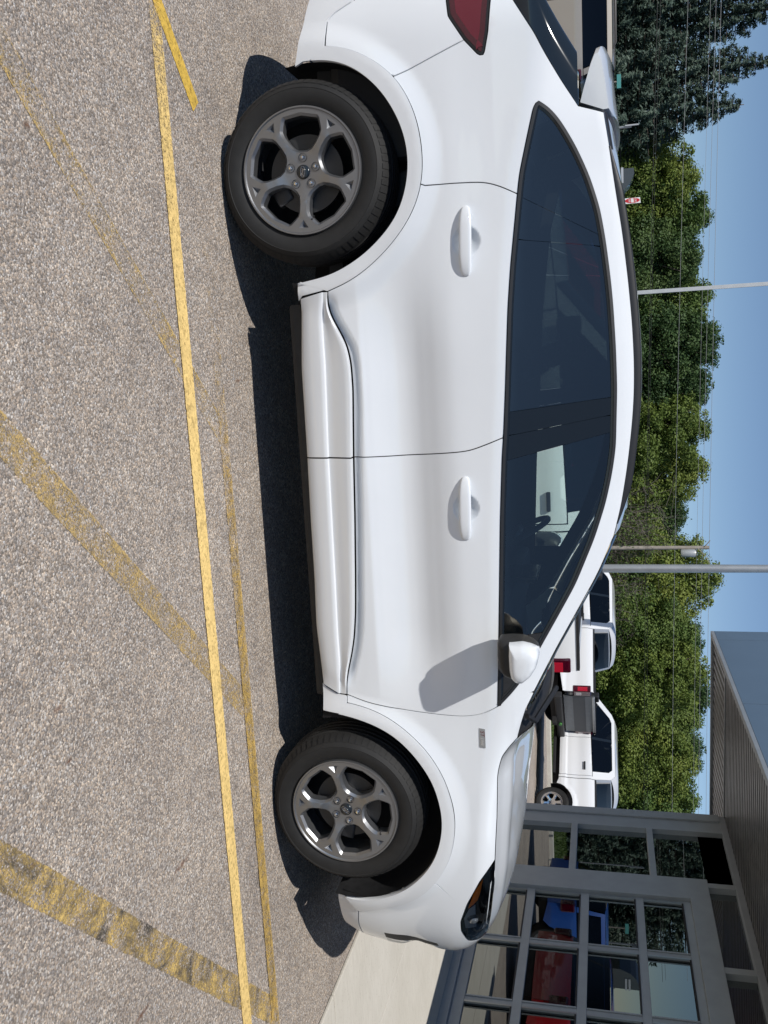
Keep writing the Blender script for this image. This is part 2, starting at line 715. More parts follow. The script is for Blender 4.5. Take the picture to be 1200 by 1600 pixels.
tag(sheet('ground', -600, 600, -600, 900, DIRT, -.12), kind='structure')
tag(sheet('asphalt_lot', -60, 60, -60, 21.0, ASPH), kind='structure')
tag(sheet('grass_verge', -90, 90, 21.32, 70, GRASSM, .05), kind='structure')
mb = MB()
mb.box((-60, 21.0, -.6), (60, 21.3, gz(21) + .13), .02)
tag(mb.build('kerb', CONC), kind='structure')


# painted lines: strips 4 mm apart, wear cut out of the paint
def line_mat(name, colr, wear, edge=0., grime=0., scale=28, fade=None):
    M = bpy.data.materials.new(name)
    M.use_nodes = True
    t = M.node_tree
    b = t.nodes['Principled BSDF']
    b.inputs['Roughness'].default_value = .8
    out = t.nodes['Material Output']
    co = nd(M, 'ShaderNodeNewGeometry').outputs['Position']
    uv = nd(M, 'ShaderNodeUVMap').outputs[0]
    su = nd(M, 'ShaderNodeSeparateXYZ')
    lk(M, uv, su.inputs[0])
    v = nd(M, 'ShaderNodeTexVoronoi')
    v.inputs['Scale'].default_value = 105
    lk(M, co, v.inputs['Vector'])
    sep = nd(M, 'ShaderNodeSeparateColor')
    lk(M, v.outputs['Color'], sep.inputs[0])
    cc = mix(M, 1.0, colr, ramp(M, sep.outputs[0], [(0, (.62, .60, .55)), (.3, (.9, .9, .88)), (1, (1.12, 1.1, 1.08))]), 'MULTIPLY')
    cc = mix(M, 1.0, cc, ramp(M, noise(M, co, 14, 5), [(.3, (.86, .86, .84)), (.7, (1.06, 1.06, 1.04))]), 'MULTIPLY')
    if grime:
        gf = ramp(M, noise(M, co, 3.1, 8, .72, 2.0), [(.44, (0, 0, 0)), (.60, (1, 1, 1))])
        cc = mix(M, mth(M, 'MULTIPLY', gf, grime), cc, (.075, .066, .052))
    lk(M, cc, b.inputs['Base Color'])
    # distance to the strip's edge, 0 at the edge .. 1 in the middle
    ed = mth(M, 'MULTIPLY', mth(M, 'ABSOLUTE', mth(M, 'SUBTRACT', su.outputs[1], .5)), 2)
    n1 = noise(M, co, scale, 6, .7)
    n2 = noise(M, co, 170, 3, .7)
    n = mth(M, 'ADD', mth(M, 'MULTIPLY', n1, .42), mth(M, 'MULTIPLY', n2, .58))
    if edge:
        n = mth(M, 'ADD', n, mth(M, 'MULTIPLY', mth(M, 'SUBTRACT', mth(M, 'POWER', ed, 4), .35), edge))
    # ragged border
    rag = mth(M, 'LESS_THAN', mth(M, 'ADD', ed, mth(M, 'MULTIPLY', noise(M, co, 85, 4, .7), .34)), 1.10)
    th = wear
    if fade:      # wear grows along the strip's length: (u, wear) stops
        th = ramp(M, su.outputs[0], [(p, (w, w, w)) for p, w in fade])
    a = nd(M, 'ShaderNodeMapRange', clamp=True)
    lk(M, mth(M, 'SUBTRACT', n, th), a.inputs[0])
    a.inputs[1].default_value = -.05
    a.inputs[2].default_value = .07
    al = mth(M, 'MULTIPLY', a.outputs[0], rag)
    tr = nd(M, 'ShaderNodeBsdfTransparent')
    mx = nd(M, 'ShaderNodeMixShader')
    lk(M, al, mx.inputs[0])
    lk(M, tr.outputs[0], mx.inputs[1])
    lk(M, b.outputs[0], mx.inputs[2])
    lk(M, mx.outputs[0], out.inputs[0])
    return M


def strip(name, a, b, w, z, M, label):
    a, b = Vector((a[0], a[1], 0)), Vector((b[0], b[1], 0))
    d = (b - a).normalized()
    n = Vector((-d.y, d.x, 0)) * w / 2
    me = mesh(name, [a - n + Vector((0, 0, z)), b - n + Vector((0, 0, z)), b + n + Vector((0, 0, z)), a + n + Vector((0, 0, z))], [(0, 1, 2, 3)], M)
    uvl = me.uv_layers.new(name='UVMap')
    for i, q in enumerate(((0, 0), (1, 0), (1, 1), (0, 1))):
        uvl.data[i].uv = q
    o = newobj(name, me)
    return tag(o, label, 'line', kind='structure')


YEL = (.72, .49, .13)
strip('parking_line', (-.62, -1.362), (4.12, -1.362), .088, .004, line_mat('fresh_yellow', (.84, .60, .235), .28, 0, 0, 28, [(0, .62), (.05, .48), (.16, .40), (.3, .3), (1, .26)]), 'fresh solid yellow parking line running beside the white car')
strip('parking_line', (-.60, -1.105), (4.12, -1.072), .085, .006, line_mat('old_yellow_long', (.62, .41, .11), .5, .05, .25, 22, [(0, .66), (.25, .58), (.40, .50), (.62, .465), (.72, .44), (1, .50)]), 'worn older yellow line close to the wheels of the white car')
strip('parking_line', (-.62, -1.415), (-.235, -1.085), .075, .002, line_mat('old_yellow_short', (.70, .46, .08), .36, .05, 0), 'short dark yellow stroke behind the rear wheel')
strip('parking_line', (-.30, -2.46), (1.0, -1.10), .10, .002, line_mat('old_yellow_broken', (.60, .42, .15), .532, .13, 0, 7), 'broken remains of a slanting yellow line near the rear door')
strip('parking_line', (.60, -2.74), (2.15, -1.10), .112, .002, line_mat('old_yellow_edges', (.58, .41, .165), .50, .07, .1, 12), 'wide faded slanting yellow line below the front door')
strip('parking_line', (1.62, -2.96), (3.62, -1.08), .115, .002, line_mat('old_yellow_stained', (.70, .49, .17), .485, .02, 1.0, 12), 'wide black stained slanting yellow line ahead of the front wheel')

# sidewalk of separate slabs in front of the building
SWX0, SWX1, SWJ = 4.14, 6.44, 5.02
base = newobj('sidewalk', None)
mb = MB()
mb.box((SWX0, -9.0, -.10), (SWX1, 9.0, .002))
sw = mb.build('sidewalk', mat('sidewalk_joint', (.10, .09, .075), .95))
bpy.data.objects.remove(base)
tag(sw, kind='structure')
yy = [-9.0, -6.1, -3.2, -.3, 2.95, 6.0, 9.0]
for i in range(len(yy) - 1):
    for a, b in ((SWX0, SWJ), (SWJ, SWX1)):
        mb = MB()
        mb.box((a + .004, yy[i] + .004, -.02), (b - .004, yy[i + 1] - .004, .016), .006)
        mb.build('slab', CONC, sw)
# ------------------------------------------------------------------ building
FRAME = speckle(mat('grey_anodised_frame', (.29, .315, .335), .45, .2), .06, 6)
FASC = speckle(mat('blue_grey_panel', (.135, .195, .265), .40, .25), .03, 3)
SOFF = mat('corrugated_soffit', (.155, .153, .152), .30, .6)
speckle(SOFF, .18, 9)
BGL = glass('storefront_glass', (.13, .15, .15), 3.2, 1.62, (.92, .97, .96))
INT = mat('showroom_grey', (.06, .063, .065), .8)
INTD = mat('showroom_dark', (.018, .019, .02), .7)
RUBS = mat('rubber_seal', (.012, .012, .013), .6)
WX = 6.45
bld = empty('showroom_building', 'grey framed glass showroom with a ribbed metal canopy at the lot edge', 'building', (WX, 6.17, 0))
off = Vector((-WX, -6.17, 0))


def bx(name, a, b, M, parent=bld, bev=0.):
    mb = MB()
    mb.box((a[0] - WX, a[1] - 6.17, a[2]), (b[0] - WX, b[1] - 6.17, b[2]), bev)
    return mb.build(name, M, parent)


YE = 6.17          # end of the wall
# base, head and posts of the storefront; the wall face lies at x = 6.45
bx('base_channel', (WX - .04, -8.0, 0), (WX + .12, YE, .10), FRAME, bev=.004)
bx('head_channel', (WX - .03, -8.0, 2.775), (WX + .14, YE, 2.845), FRAME, bev=.004)
bx('corner_post', (WX - .02, 5.80, .10), (WX + .15, YE, 2.775), FRAME, bev=.004)
bx('corner_cap', (WX - .045, 6.03, .10), (WX - .02, YE + .01, 2.775), FRAME, bev=.004)
bx('door_post', (WX - .03, 4.43, .10), (WX + .15, 4.80, 2.50), FRAME, bev=.004)
bx('sidelight_transom', (WX - .022, 4.802, 1.05), (WX + .12, 5.798, 1.125), FRAME, bev=.004)
bx('sidelight_transom', (WX - .022, 4.802, 1.92), (WX + .12, 5.798, 1.99), FRAME, bev=.004)
bx('sidelight_sill', (WX - .022, 4.802, .10), (WX + .12, 5.798, .20), FRAME, bev=.004)
bx('door_head', (WX - .032, -8.0, 2.30), (WX + .15, 4.43, 2.50), FRAME, bev=.004)
bx('upper_post', (WX - .026, 4.66, 2.50), (WX + .12, 4.74, 2.775), FRAME, bev=.004)
for y in (3.36, 1.98, .6, -.8, -2.2, -3.6):
    bx('upper_post', (WX - .026, y - .04, 2.50), (WX + .12, y + .04, 2.775), FRAME, bev=.004)
# sidelight and upper panes
for z0, z1 in ((.20, 1.05), (1.125, 1.92), (1.99, 2.775)):
    bx('pane', (WX + .045, 4.80, z0), (WX + .057, 5.80, z1), BGL)
ups = [4.66, 3.40, 3.32, 2.02, 1.94, .64, .56, -.76, -.84, -2.16, -2.24, -3.56]
for i in range(0, len(ups), 2):
    bx('pane', (WX + .045, ups[i + 1], 2.50), (WX + .057, ups[i], 2.775), BGL)
bx('pane', (WX + .045, 4.74, 2.502), (WX + .057, 5.80, 2.773), BGL)
# overhead glass door: rails and stiles, each pane in its own beads
yc = [4.43 - .885 * i for i in range(9)]
RAILS = [(.10, .20), (.628, .713), (1.19, 1.276), (1.75, 1.829), (2.225, 2.30)]
for a, b_ in RAILS:
    bx('door_rail', (WX + .012, yc[-1], a), (WX + .07, 4.43, b_), FRAME, bev=.003)
for y in yc:
    for (a0, a1), (b0, b1) in zip(RAILS[:-1], RAILS[1:]):
        bx('door_stile', (WX + .016, y - .030, a1), (WX + .066, y + .030, b0), FRAME, bev=.003)
BEAD = mat('bright_bead', (.36, .38, .39), .3, .8)
for i in range(8):
    for (a0, a1), (b0, b1) in zip(RAILS[:-1], RAILS[1:]):
        bx('pane', (WX + .040, yc[i + 1] + .03, a1), (WX + .050, yc[i] - .03, b0), BGL)
        if i < 4:
            bx('bead', (WX + .006, yc[i] - .046, a1 + .002), (WX + .020, yc[i] - .031, b0 - .002), BEAD)
            bx('bead', (WX + .006, yc[i + 1] + .031, a1 + .002), (WX + .020, yc[i + 1] + .046, b0 - .002), FRAME)
            bx('bead', (WX + .007, yc[i + 1] + .047, b0 - .014), (WX + .021, yc[i] - .047, b0 - .001), RUBS)
# room behind the glass
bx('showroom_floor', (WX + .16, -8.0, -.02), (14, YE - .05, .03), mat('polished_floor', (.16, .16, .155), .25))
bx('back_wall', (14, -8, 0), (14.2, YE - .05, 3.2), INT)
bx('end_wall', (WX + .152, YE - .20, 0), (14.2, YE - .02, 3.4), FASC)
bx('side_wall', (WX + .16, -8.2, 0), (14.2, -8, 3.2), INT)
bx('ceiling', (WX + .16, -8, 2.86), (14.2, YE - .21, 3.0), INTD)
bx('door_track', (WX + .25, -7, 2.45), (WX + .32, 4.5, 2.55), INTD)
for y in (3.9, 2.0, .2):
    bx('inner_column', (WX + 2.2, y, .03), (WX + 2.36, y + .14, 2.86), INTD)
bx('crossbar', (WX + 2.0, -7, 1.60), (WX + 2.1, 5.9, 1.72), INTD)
# canopy
CX0, CY1, CZ = 4.50, 7.45, 2.845


def ribbed(name, x0, x1, y0, y1, z, along, pitch=.11, depth=.03):
    vs, fs = [], []
    span = (y1 - y0) if along == 'x' else (x1 - x0)
    n = int(span / pitch)
    prof = []
    for i in range(n):
        t = i * span / n
        p = span / n
        prof += [(t, 0), (t + p * .42, 0), (t + p * .55, depth), (t + p * .87, depth)]
    prof.append((span, 0))
    for t, h in prof:
        if along == 'x':
            vs += [(x0, y0 + t, z + h), (x1, y0 + t, z + h)]
        else:
            vs += [(x0 + t, y0, z + h), (x0 + t, y1, z + h)]
    vs = [Vector(v) + off for v in vs]
    fs = [(2 * i, 2 * i + 2, 2 * i + 3, 2 * i + 1) for i in range(len(prof) - 1)]
    return newobj(name, mesh(name, vs, fs, SOFF), bld)


ribbed('ribbed_soffit', CX0 + .06, WX + .01, -8.0, YE - .01, CZ, 'x')
ribbed('ribbed_soffit', CX0 + .06, 13.0, YE + .03, CY1 - .06, CZ, 'y')
bx('soffit_trim', (CX0 + .06, YE - .008, CZ - .012), (13.0, YE + .028, CZ + .02), FRAME)
bx('edge_trim', (CX0 - .012, -8.0, CZ - .03), (CX0 + .06, CY1 - .01, CZ + .012), FRAME, bev=.004)
bx('edge_trim', (CX0 - .008, CY1 - .06, CZ - .026), (13.0, CY1 + .012, CZ + .012), FRAME, bev=.004)
bx('canopy_roof', (CX0 + .05, -8.0, 4.2), (14, CY1 - .05, 4.3), FRAME)
bx('canopy_deck', (CX0 + .05, -8.0, CZ + .03), (14, CY1 - .05, CZ + .06), INTD)
# fascia of separate panels with open joints
fy = [CY1, CY1 - .36, 4.98]
while fy[-1] > -8:
    fy.append(fy[-1] - 2.1)
bx('fascia_backing', (CX0 + .02, fy[-1], CZ + .015), (CX0 + .05, CY1 - .02, 4.3), mat('light_joint', (.42, .47, .52), .5))
for i in range(len(fy) - 1):
    bx('fascia_panel', (CX0 - .012, fy[i + 1] + .007, CZ + .014), (CX0 + .016, fy[i] - .007, 4.32), FASC, bev=.002)
for i in range(4):
    bx('fascia_panel', (CX0 + .03 + i * 2.2, CY1 - .03, CZ + .014), (CX0 + .02 + (i + 1) * 2.2, CY1 - .004, 4.32), FASC, bev=.002)
# ------------------------------------------------------------------ trees
def leaf_mat(name, dark, mid, light, trans=.25):
    M = bpy.data.materials.new(name)
    M.use_nodes = True
    b = M.node_tree.nodes['Principled BSDF']
    b.inputs['Roughness'].default_value = .6
    b.inputs['Specular IOR Level'].default_value = .3
    co = objco(M)
    oi = nd(M, 'ShaderNodeObjectInfo')
    f = mth(M, 'ADD', noise(M, co, .9, 4, .6), mth(M, 'MULTIPLY', mth(M, 'SUBTRACT', oi.outputs['Random'], .5), .22))
    f2 = noise(M, co, 14, 2)
    f = mth(M, 'ADD', mth(M, 'MULTIPLY', f, .7), mth(M, 'MULTIPLY', f2, .3))
    c = ramp(M, f, [(.32, dark), (.5, mid), (.68, light)])
    lk(M, c, b.inputs['Base Color'])
    tl = nd(M, 'ShaderNodeBsdfTranslucent')
    lk(M, c, tl.inputs[0])
    mx = nd(M, 'ShaderNodeMixShader')
    mx.inputs[0].default_value = trans
    lk(M, b.outputs[0], mx.inputs[1])
    lk(M, tl.outputs[0], mx.inputs[2])
    lk(M, mx.outputs[0], M.node_tree.nodes['Material Output'].inputs[0])
    return M


LEAF_A = leaf_mat('leaf_green', (.055, .105, .028), (.105, .168, .042), (.18, .235, .06))
LEAF_Y = leaf_mat('leaf_yellow_green', (.088, .137, .03), (.16, .215, .045), (.255, .295, .065))
LEAF_D = leaf_mat('leaf_dark', (.036, .076, .028), (.066, .118, .038), (.115, .17, .054))
NEEDLE = leaf_mat('spruce_needles', (.038, .066, .050), (.080, .120, .090), (.155, .20, .15), .1)
BARK = speckle(mat('bark', (.10, .08, .065), .9), .3, 8, .5, 40)
TWIG = speckle(mat('bare_twigs', (.20, .175, .15), .9), .2, 8)


def leaf_quads(pts, nors, sizes, rng, asp=.34):
    n = len(pts)
    r = rng.normal(size=(n, 3))
    t = np.cross(nors, r)
    t /= np.linalg.norm(t, axis=1)[:, None] + 1e-9
    bt = np.cross(nors, t)
    s = sizes[:, None]
    a = pts - t * s * .5
    b_ = pts + bt * s * asp
    c = pts + t * s * .6
    d = pts - bt * s * asp
    v = np.stack([a, b_, c, d], 1).reshape(-1, 3)
    f = np.arange(4 * n).reshape(-1, 4)
    return v, f


def np_mesh(name, v, f, M):
    me = bpy.data.meshes.new(name)
    me.vertices.add(len(v))
    me.vertices.foreach_set('co', v.astype(np.float32).ravel())
    me.loops.add(f.size)
    me.loops.foreach_set('vertex_index', f.astype(np.int32).ravel())
    me.polygons.add(len(f))
    me.polygons.foreach_set('loop_start', np.arange(0, f.size, f.shape[1], dtype=np.int32))
    me.materials.append(M)
    me.update()
    me.validate()
    return me


def broad_tree(seed, H, rx, ry, nclump, nleaf, M, ls=.17, low=.08):
    """crown of leaf clumps on limbs; base at the origin"""
    rng = np.random.default_rng(seed)
    cl, rad_ = [], []
    while len(cl) < nclump:
        p = rng.uniform(-1, 1, 3)
        r = np.linalg.norm(p)
        if r > 1 or r < .35:
            continue
        w = 1 - .35 * max(0, p[2]) ** 2
        q = np.array([p[0] * rx * w, p[1] * ry * w, H * (low + (1 - low) * (.5 + .5 * p[2])) - .25])
        cl.append(q)
        rad_.append(rng.uniform(.20, .55) * (H / 6))
    # leaders poking out of the top
    for k in range(int(nclump * .24)):
        a = rng.uniform(0, 6.28)
        rr = rng.uniform(0, .75)
        cl.append(np.array([math.cos(a) * rr * rx, math.sin(a) * rr * ry, H * rng.uniform(.86, 1.02) * (1 - .25 * rr * rr)]))
        rad_.append(rng.uniform(.15, .34) * (H / 6))
    P, N, S = [], [], []
    for q, r in zip(cl, rad_):
        k = int(nleaf * (r / .45) ** 2)
        d = rng.normal(size=(k, 3))
        d /= np.linalg.norm(d, axis=1)[:, None]
        rr = r * rng.uniform(.25, 1.0, (k, 1)) ** .6 * (1 + .30 * np.abs(rng.normal(size=(k, 1))))
        P.append(q + d * rr * np.array([1, 1, .8]))
        nn = d + rng.normal(size=(k, 3)) * .55 + np.array([0, 0, .45])
        N.append(nn / np.linalg.norm(nn, axis=1)[:, None])
        S.append(rng.uniform(.6, 1.25, k) * ls)
    v, f = leaf_quads(np.concatenate(P), np.concatenate(N), np.concatenate(S), rng)
    crown = np_mesh('crown', v, f, M)
    mb = MB()
    mb.tube([(0, 0, -.4), (.04, .02, H * .25), (.0, .05, H * .5), (.08, 0, H * .85)], [H * .025, H * .02, H * .014, H * .004], 8)
    for i in rng.choice(len(cl), min(18, len(cl)), replace=False):
        q = cl[i]
        z0 = max(.25 * H, min(q[2] * .6, .7 * H))
        mb.tube([(0, .02, z0), (q[0] * .5, q[1] * .5, (z0 + q[2]) / 2 + .1), tuple(q)], [H * .009, H * .006, H * .002], 5)
    tr = mesh('trunk', mb.v, mb.f, BARK, True)
    return tr, crown


def spruce(seed, H, R, M):
    rng = np.random.default_rng(seed)
    P, N, S = [], [], []
    mb = MB()
    mb.tube([(0, 0, -.4), (0, 0, H * .5), (0, 0, H * .98)], [H * .02, H * .012, H * .002], 7)
    z = .4
    while z < H * .985:
        t = z / H
        L = R * (1 - t) ** .85 + .10
        nb = int(6 + 7 * (1 - t))
        a0 = rng.uniform(0, 6.28)
        for k in range(nb):
            a = a0 + 6.283 * k / nb + rng.uniform(-.25, .25)
            l = L * rng.uniform(.72, 1.18)
            dz = -.10 * l + rng.uniform(-.08, .08)
            rise = .16 * l
            dirv = np.array([math.cos(a), math.sin(a), 0])
            m = int(30 + 85 * l)
            u = rng.uniform(.08, 1, m) ** .75
            side = np.array([-dirv[1], dirv[0], 0])
            w = rng.normal(size=m) * .16 * l * (1.05 - u)
            hang = -np.abs(rng.normal(size=m)) * .10 * (1 + .4 * l)
            pts = dirv * (u * l)[:, None] + side * w[:, None] + np.stack([0 * u, 0 * u, z + dz * u * 1.4 + rise * u * u + hang], 1)
            P.append(pts)
            nn = np.stack([dirv[0] * .5 + rng.normal(size=m) * .5, dirv[1] * .5 + rng.normal(size=m) * .5, .8 + rng.normal(size=m) * .4], 1)
            N.append(nn / np.linalg.norm(nn, axis=1)[:, None])
            S.append(rng.uniform(.10, .24, m) * (1 if l > .5 else .75))
            mb.tube([(0, 0, z), tuple(dirv * l * .9 + np.array([0, 0, z + dz + rise * .8]))], [.02 + .012 * l, .005], 4, False)
        z += .26 + .12 * rng.uniform(0, 1) * (1 - t)
    v, f = leaf_quads(np.concatenate(P), np.concatenate(N), np.concatenate(S), rng, .15)
    return mesh('trunk', mb.v, mb.f, BARK, True), np_mesh('crown', v, f, M)


def at(u, y):
    """x of the ray through picture row u at depth y"""
    return pxplane(930, u, 1, y).x


def plant(name, meshes, u, y, label, cat, group, rot=0., sc=(1, 1, 1)):
    o = empty(name, label, cat, (at(u, y), y, gz(y) + .05), rot, group)
    for nm, me in zip(('trunk', 'crown'), meshes):
        c_ = newobj(nm, me, o)
        c_.scale = sc
    return o


TA = broad_tree(1, 6.0, 2.3, 1.9, 260, 340, LEAF_A, .105)
TB = broad_tree(2, 6.0, 2.1, 1.8, 260, 340, LEAF_D, .105)
TC = broad_tree(3, 6.0, 2.4, 1.9, 260, 340, LEAF_Y, .105)
SPR = [spruce(11, 9.0, 2.7, NEEDLE), spruce(12, 8.0, 2.5, NEEDLE), spruce(13, 7.0, 2.3, NEEDLE)]
plant('spruce_tree', SPR[0], -30, 33.0, 'blue spruce cut off by the frame edge above the beige van', 'tree', 'spruces', .4, (1.1, 1.1, 1.12))
plant('spruce_tree', SPR[0], 52, 33.5, 'tallest blue spruce with its whole tip against the sky', 'tree', 'spruces', 0, (1, 1, 1.0))
plant('spruce_tree', SPR[1], 130, 32.6, 'blue spruce second in height with its tip in the sky', 'tree', 'spruces', 1.2)
plant('spruce_tree', SPR[2], 190, 32.2, 'shortest blue spruce next to the leafy trees', 'tree', 'spruces', 2.2)
ROW = [  # u, depth, mesh, rot, height, label
    (290, 34.6, TC, .3, .90, 'yellowish leafy tree beside the shortest spruce'),
    (352, 35.5, TA, 1.1, .99, 'mid green tree behind the do not enter sign'),
    (408, 34.5, TB, 2.0, .93, 'dark green tree left of the square steel pole'),
    (478, 35.6, TA, 2.7, 1.0, 'green tree directly behind the square steel pole'),
    (545, 34.8, TB, 3.6, 1.06, 'tall dark green tree over the middle of the car roof'),
    (610, 35.8, TB, 4.4, 1.02, 'dark green tree over the rear of the front window'),
    (672, 34.6, TC, 5.0, .97, 'light yellow green tree over the front window'),
    (735, 35.6, TC, .9, .98, 'light green tree left of the bare twiggy bush'),
    (905, 35.0, TC, 3.0, 1.06, 'yellow green tree behind the round steel pole'),
    (985, 33.6, TA, 4.0, .88, 'leafy tree above the rear cab window of the pickup with the grey tailgate'),
    (1045, 33.0, TC, 4.9, .95, 'bright yellow green tree above the grey tailgate'),
    (1115, 33.8, TA, 5.7, .92, 'bright green tree above the far pickup windscreen'),
    (1185, 32.8, TC, .2, .88, 'yellow green tree above the far pickup doors'),
    (1245, 33.4, TA, 1.4, .90, 'green tree beside the corner of the showroom'),
    (1075, 38.5, TB, 2.1, 1.08, 'dark tree standing behind the bright trees left of the canopy'),
    (1165, 38.8, TB, 3.3, 1.04, 'dark tree standing behind the bright trees under the canopy'),
    (1000, 39.5, TB, .5, 1.04, 'dark tree far behind near the canopy tip'),
]
for u, y, T, r, h, lab in ROW:
    plant('leafy_tree', T, u, y, lab, 'tree', 'leafy trees along the back of the lot', r, (1.0, 1.0, h))

def twig_bush(seed, H, R, n):
    rng = np.random.default_rng(seed)
    mb = MB()
    tips = []
    for i in range(n):
        a = rng.uniform(0, 6.28)
        r = R * math.sqrt(rng.uniform(.02, 1))
        h = H * rng.uniform(.55, 1.0) * (1 - .25 * (r / R) ** 2)
        p0 = Vector((rng.normal() * .35, rng.normal() * .3, -.1))
        p2 = Vector((math.cos(a) * r, math.sin(a) * r, h))
        p1 = (p0 + p2) / 2 + Vector((rng.normal() * .2, rng.normal() * .2, .4))
        mb.tube([p0, p1, p2], [.022, .014, .004], 4, False)
        for k in range(9):
            t = rng.uniform(.35, 1)
            q = p0 * (1 - t) ** 2 + p1 * 2 * t * (1 - t) + p2 * t * t
            e = q + Vector((rng.normal() * .4, rng.normal() * .4, rng.uniform(-.15, .45)))
            mb.tube([q, (q + e) / 2 + Vector((0, 0, .05)), e], [.009, .006, .003], 3, False)
            tips.append(e)
    k = len(tips)
    P = np.array([tuple(t) for t in tips])
    P = np.repeat(P, 5, 0) + rng.normal(size=(k * 5, 3)) * .14
    P = P[rng.uniform(size=len(P)) < .55]
    N = rng.normal(size=P.shape) + np.array([0, -.3, .5])
    N /= np.linalg.norm(N, axis=1)[:, None]
    v, f = leaf_quads(P, N, rng.uniform(.08, .15, len(P)), rng)
    return mesh('trunk', mb.v, mb.f, TWIG, True), np_mesh('crown', v, f, LEAF_A)


TW = twig_bush(21, 5.2, 2.0, 90)
plant('twiggy_bush', TW, 805, 34.0, 'bare grey twiggy bush with few leaves left of the utility pole', 'bush', 'twiggy bushes')
plant('twiggy_bush', TW, 868, 33.6, 'bare grey twiggy bush between the utility pole and the round steel pole', 'bush', 'twiggy bushes', 2.0, (.9, .9, .86))
plant('twiggy_bush', TW, 948, 32.2, 'low bare twiggy bush above the roof of the pickup with the grey tailgate', 'bush', 'twiggy bushes', 4.0, (.9, .8, .72))
for u, T, r, h, lab in ((800, TB, 1.0, .90, 'dark tree half hidden behind the bare twiggy bush'), (855, TB, 2.5, .88, 'dark tree behind the utility pole')):
    plant('leafy_tree', T, u, 38.6, lab, 'tree', 'leafy trees along the back of the lot', r, (1, 1, h))
rng = np.random.default_rng(5)
# grass blades on the verge
n = 30000
P = np.stack([rng.uniform(-25, 30, n), rng.uniform(21.4, 31, n), np.zeros(n)], 1)
hh = rng.uniform(.06, .13, n)
P[:, 2] = gz(22) + .05
lean = rng.normal(size=(n, 2)) * .04
a_ = rng.uniform(0, 6.28, n)
wv = np.stack([np.cos(a_), np.sin(a_), 0 * a_], 1) * .02
tip = P + np.stack([lean[:, 0], lean[:, 1], hh], 1)
v = np.stack([P - wv, P + wv, tip], 1).reshape(-1, 3)
me = np_mesh('grass', v, np.arange(3 * n).reshape(-1, 3), leaf_mat('grass_blade', (.05, .09, .02), (.09, .14, .03), (.15, .2, .05)))
tag(newobj('grass', me), 'mown green grass on the verge behind the trucks', 'grass', kind='stuff')

# ------------------------------------------------------------------ poles and wires
GALV = speckle(mat('galvanised_steel', (.48, .48, .47), .42, .7), .08, 5)
GALV2 = speckle(mat('painted_grey_pole', (.55, .57, .58), .5, .1), .05, 5)
WOOD = speckle(mat('weathered_wood', (.33, .29, .25), .9), .2, 5, .4, 60)
WIRE = mat('wire_grey', (.32, .32, .33), .6)
WIRE_D = mat('wire_black', (.02, .02, .022), .6)
y = 15.5
x = at(888, y)
pl = empty('light_pole', 'round galvanised steel pole right of the roof, behind the pickups', 'pole', (x, y, gz(y)))
mb = MB()
mb.tube([(0, 0, 0), (0, 0, 4), (0, 0, 9)], [.098, .09, .075], 20)
mb.build('shaft', GALV, pl, True)
mb = MB()
mb.lathe([(.001, 0), (.24, 0), (.24, .02), (.13, .03), (.12, .12), (.11, .13)], 20, 'z')
mb.build('base_plate', GALV, pl, True)
mb = MB()
mb.box((-.15, -.9, 9.0), (.15, .3, 9.12), .03)
mb.build('lamp_head', GALV, pl)
y = 23.6
x = at(462, y)
pl = empty('light_pole', 'square pale steel pole standing behind the middle of the car roof', 'pole', (x, y, gz(22) + .05))
mb = MB()
mb.box((-.055, -.055, 0), (.055, .055, 9.0), .006)
mb.build('shaft', GALV2, pl)
mb = MB()
mb.box((-.16, -.16, -.02), (.16, .16, .05), .01)
mb.build('base_plate', GALV2, pl)
mb = MB()
mb.box((-.5, -.12, 8.95), (.5, .12, 9.07), .03)
mb.build('lamp_head', GALV2, pl)
y = 32.0
x = at(856, y)
pl = empty('utility_pole', 'wooden utility pole with a small transformer among the bare bushes', 'pole', (x, y, gz(22) + .05))
mb = MB()
mb.tube([(0, 0, -.3), (.01, 0, 3), (.0, 0, 5.75)], [.10, .085, .07], 10)
mb.build('shaft', WOOD, pl, True)
mb = MB()
mb.lathe([(.001, -.28), (.14, -.28), (.16, -.22), (.16, .22), (.13, .29), (.001, .3)], 16, 'z')
mb.build('transformer', mat('transformer_grey', (.45, .46, .46), .4, .3), pl, True, (.20, -.12, 4.95))
mb = MB()
mb.tube([(0, -.06, 5.3), (.35, -.06, 5.62), (.62, -.05, 5.75)], .014, 6)
mb.tube([(0, -.06, 5.55), (-.30, -.06, 5.78)], .02, 6)
mb.build('bracket', WOOD, pl, True)


def wire(p, q, sag, r, M, label):
    p, q = Vector(p), Vector(q)
    mb = MB()
    mb.tube([p.lerp(q, i / 24) - Vector((0, 0, sag * 4 * (i / 24) * (1 - i / 24))) for i in range(25)], r, 5)
    return tag(mb.build('overhead_wire', M, None, True), label, 'wire', 'overhead wires')


def wz(u, xi, y):
    return pxplane(xi, u, 1, y)


wire(wz(-150, 1032, 30), wz(1300, 1006, 30), .12, .008, WIRE_D, 'lowest thick dark wire across the trees')
wire(wz(-150, 1038, 30.2), wz(1300, 1012, 30.2), .20, .006, WIRE_D, 'thin dark wire just above the lowest thick wire')
wire(wz(-150, 1080, 30), wz(1300, 1050, 30), .12, .006, WIRE, 'pale wire across the upper half of the trees')
wire(wz(-150, 1124, 30), wz(1300, 1091, 30), .10, .006, WIRE, 'lower of the two pale wires against the sky')
wire(wz(-150, 1115, 30.3), wz(1300, 1083, 30.3), .10, .005, WIRE, 'thin pale wire close under the two sky wires')
wire(wz(-150, 1131, 29.7), wz(1300, 1103, 29.7), .08, .007, WIRE, 'topmost pale wire against the sky')
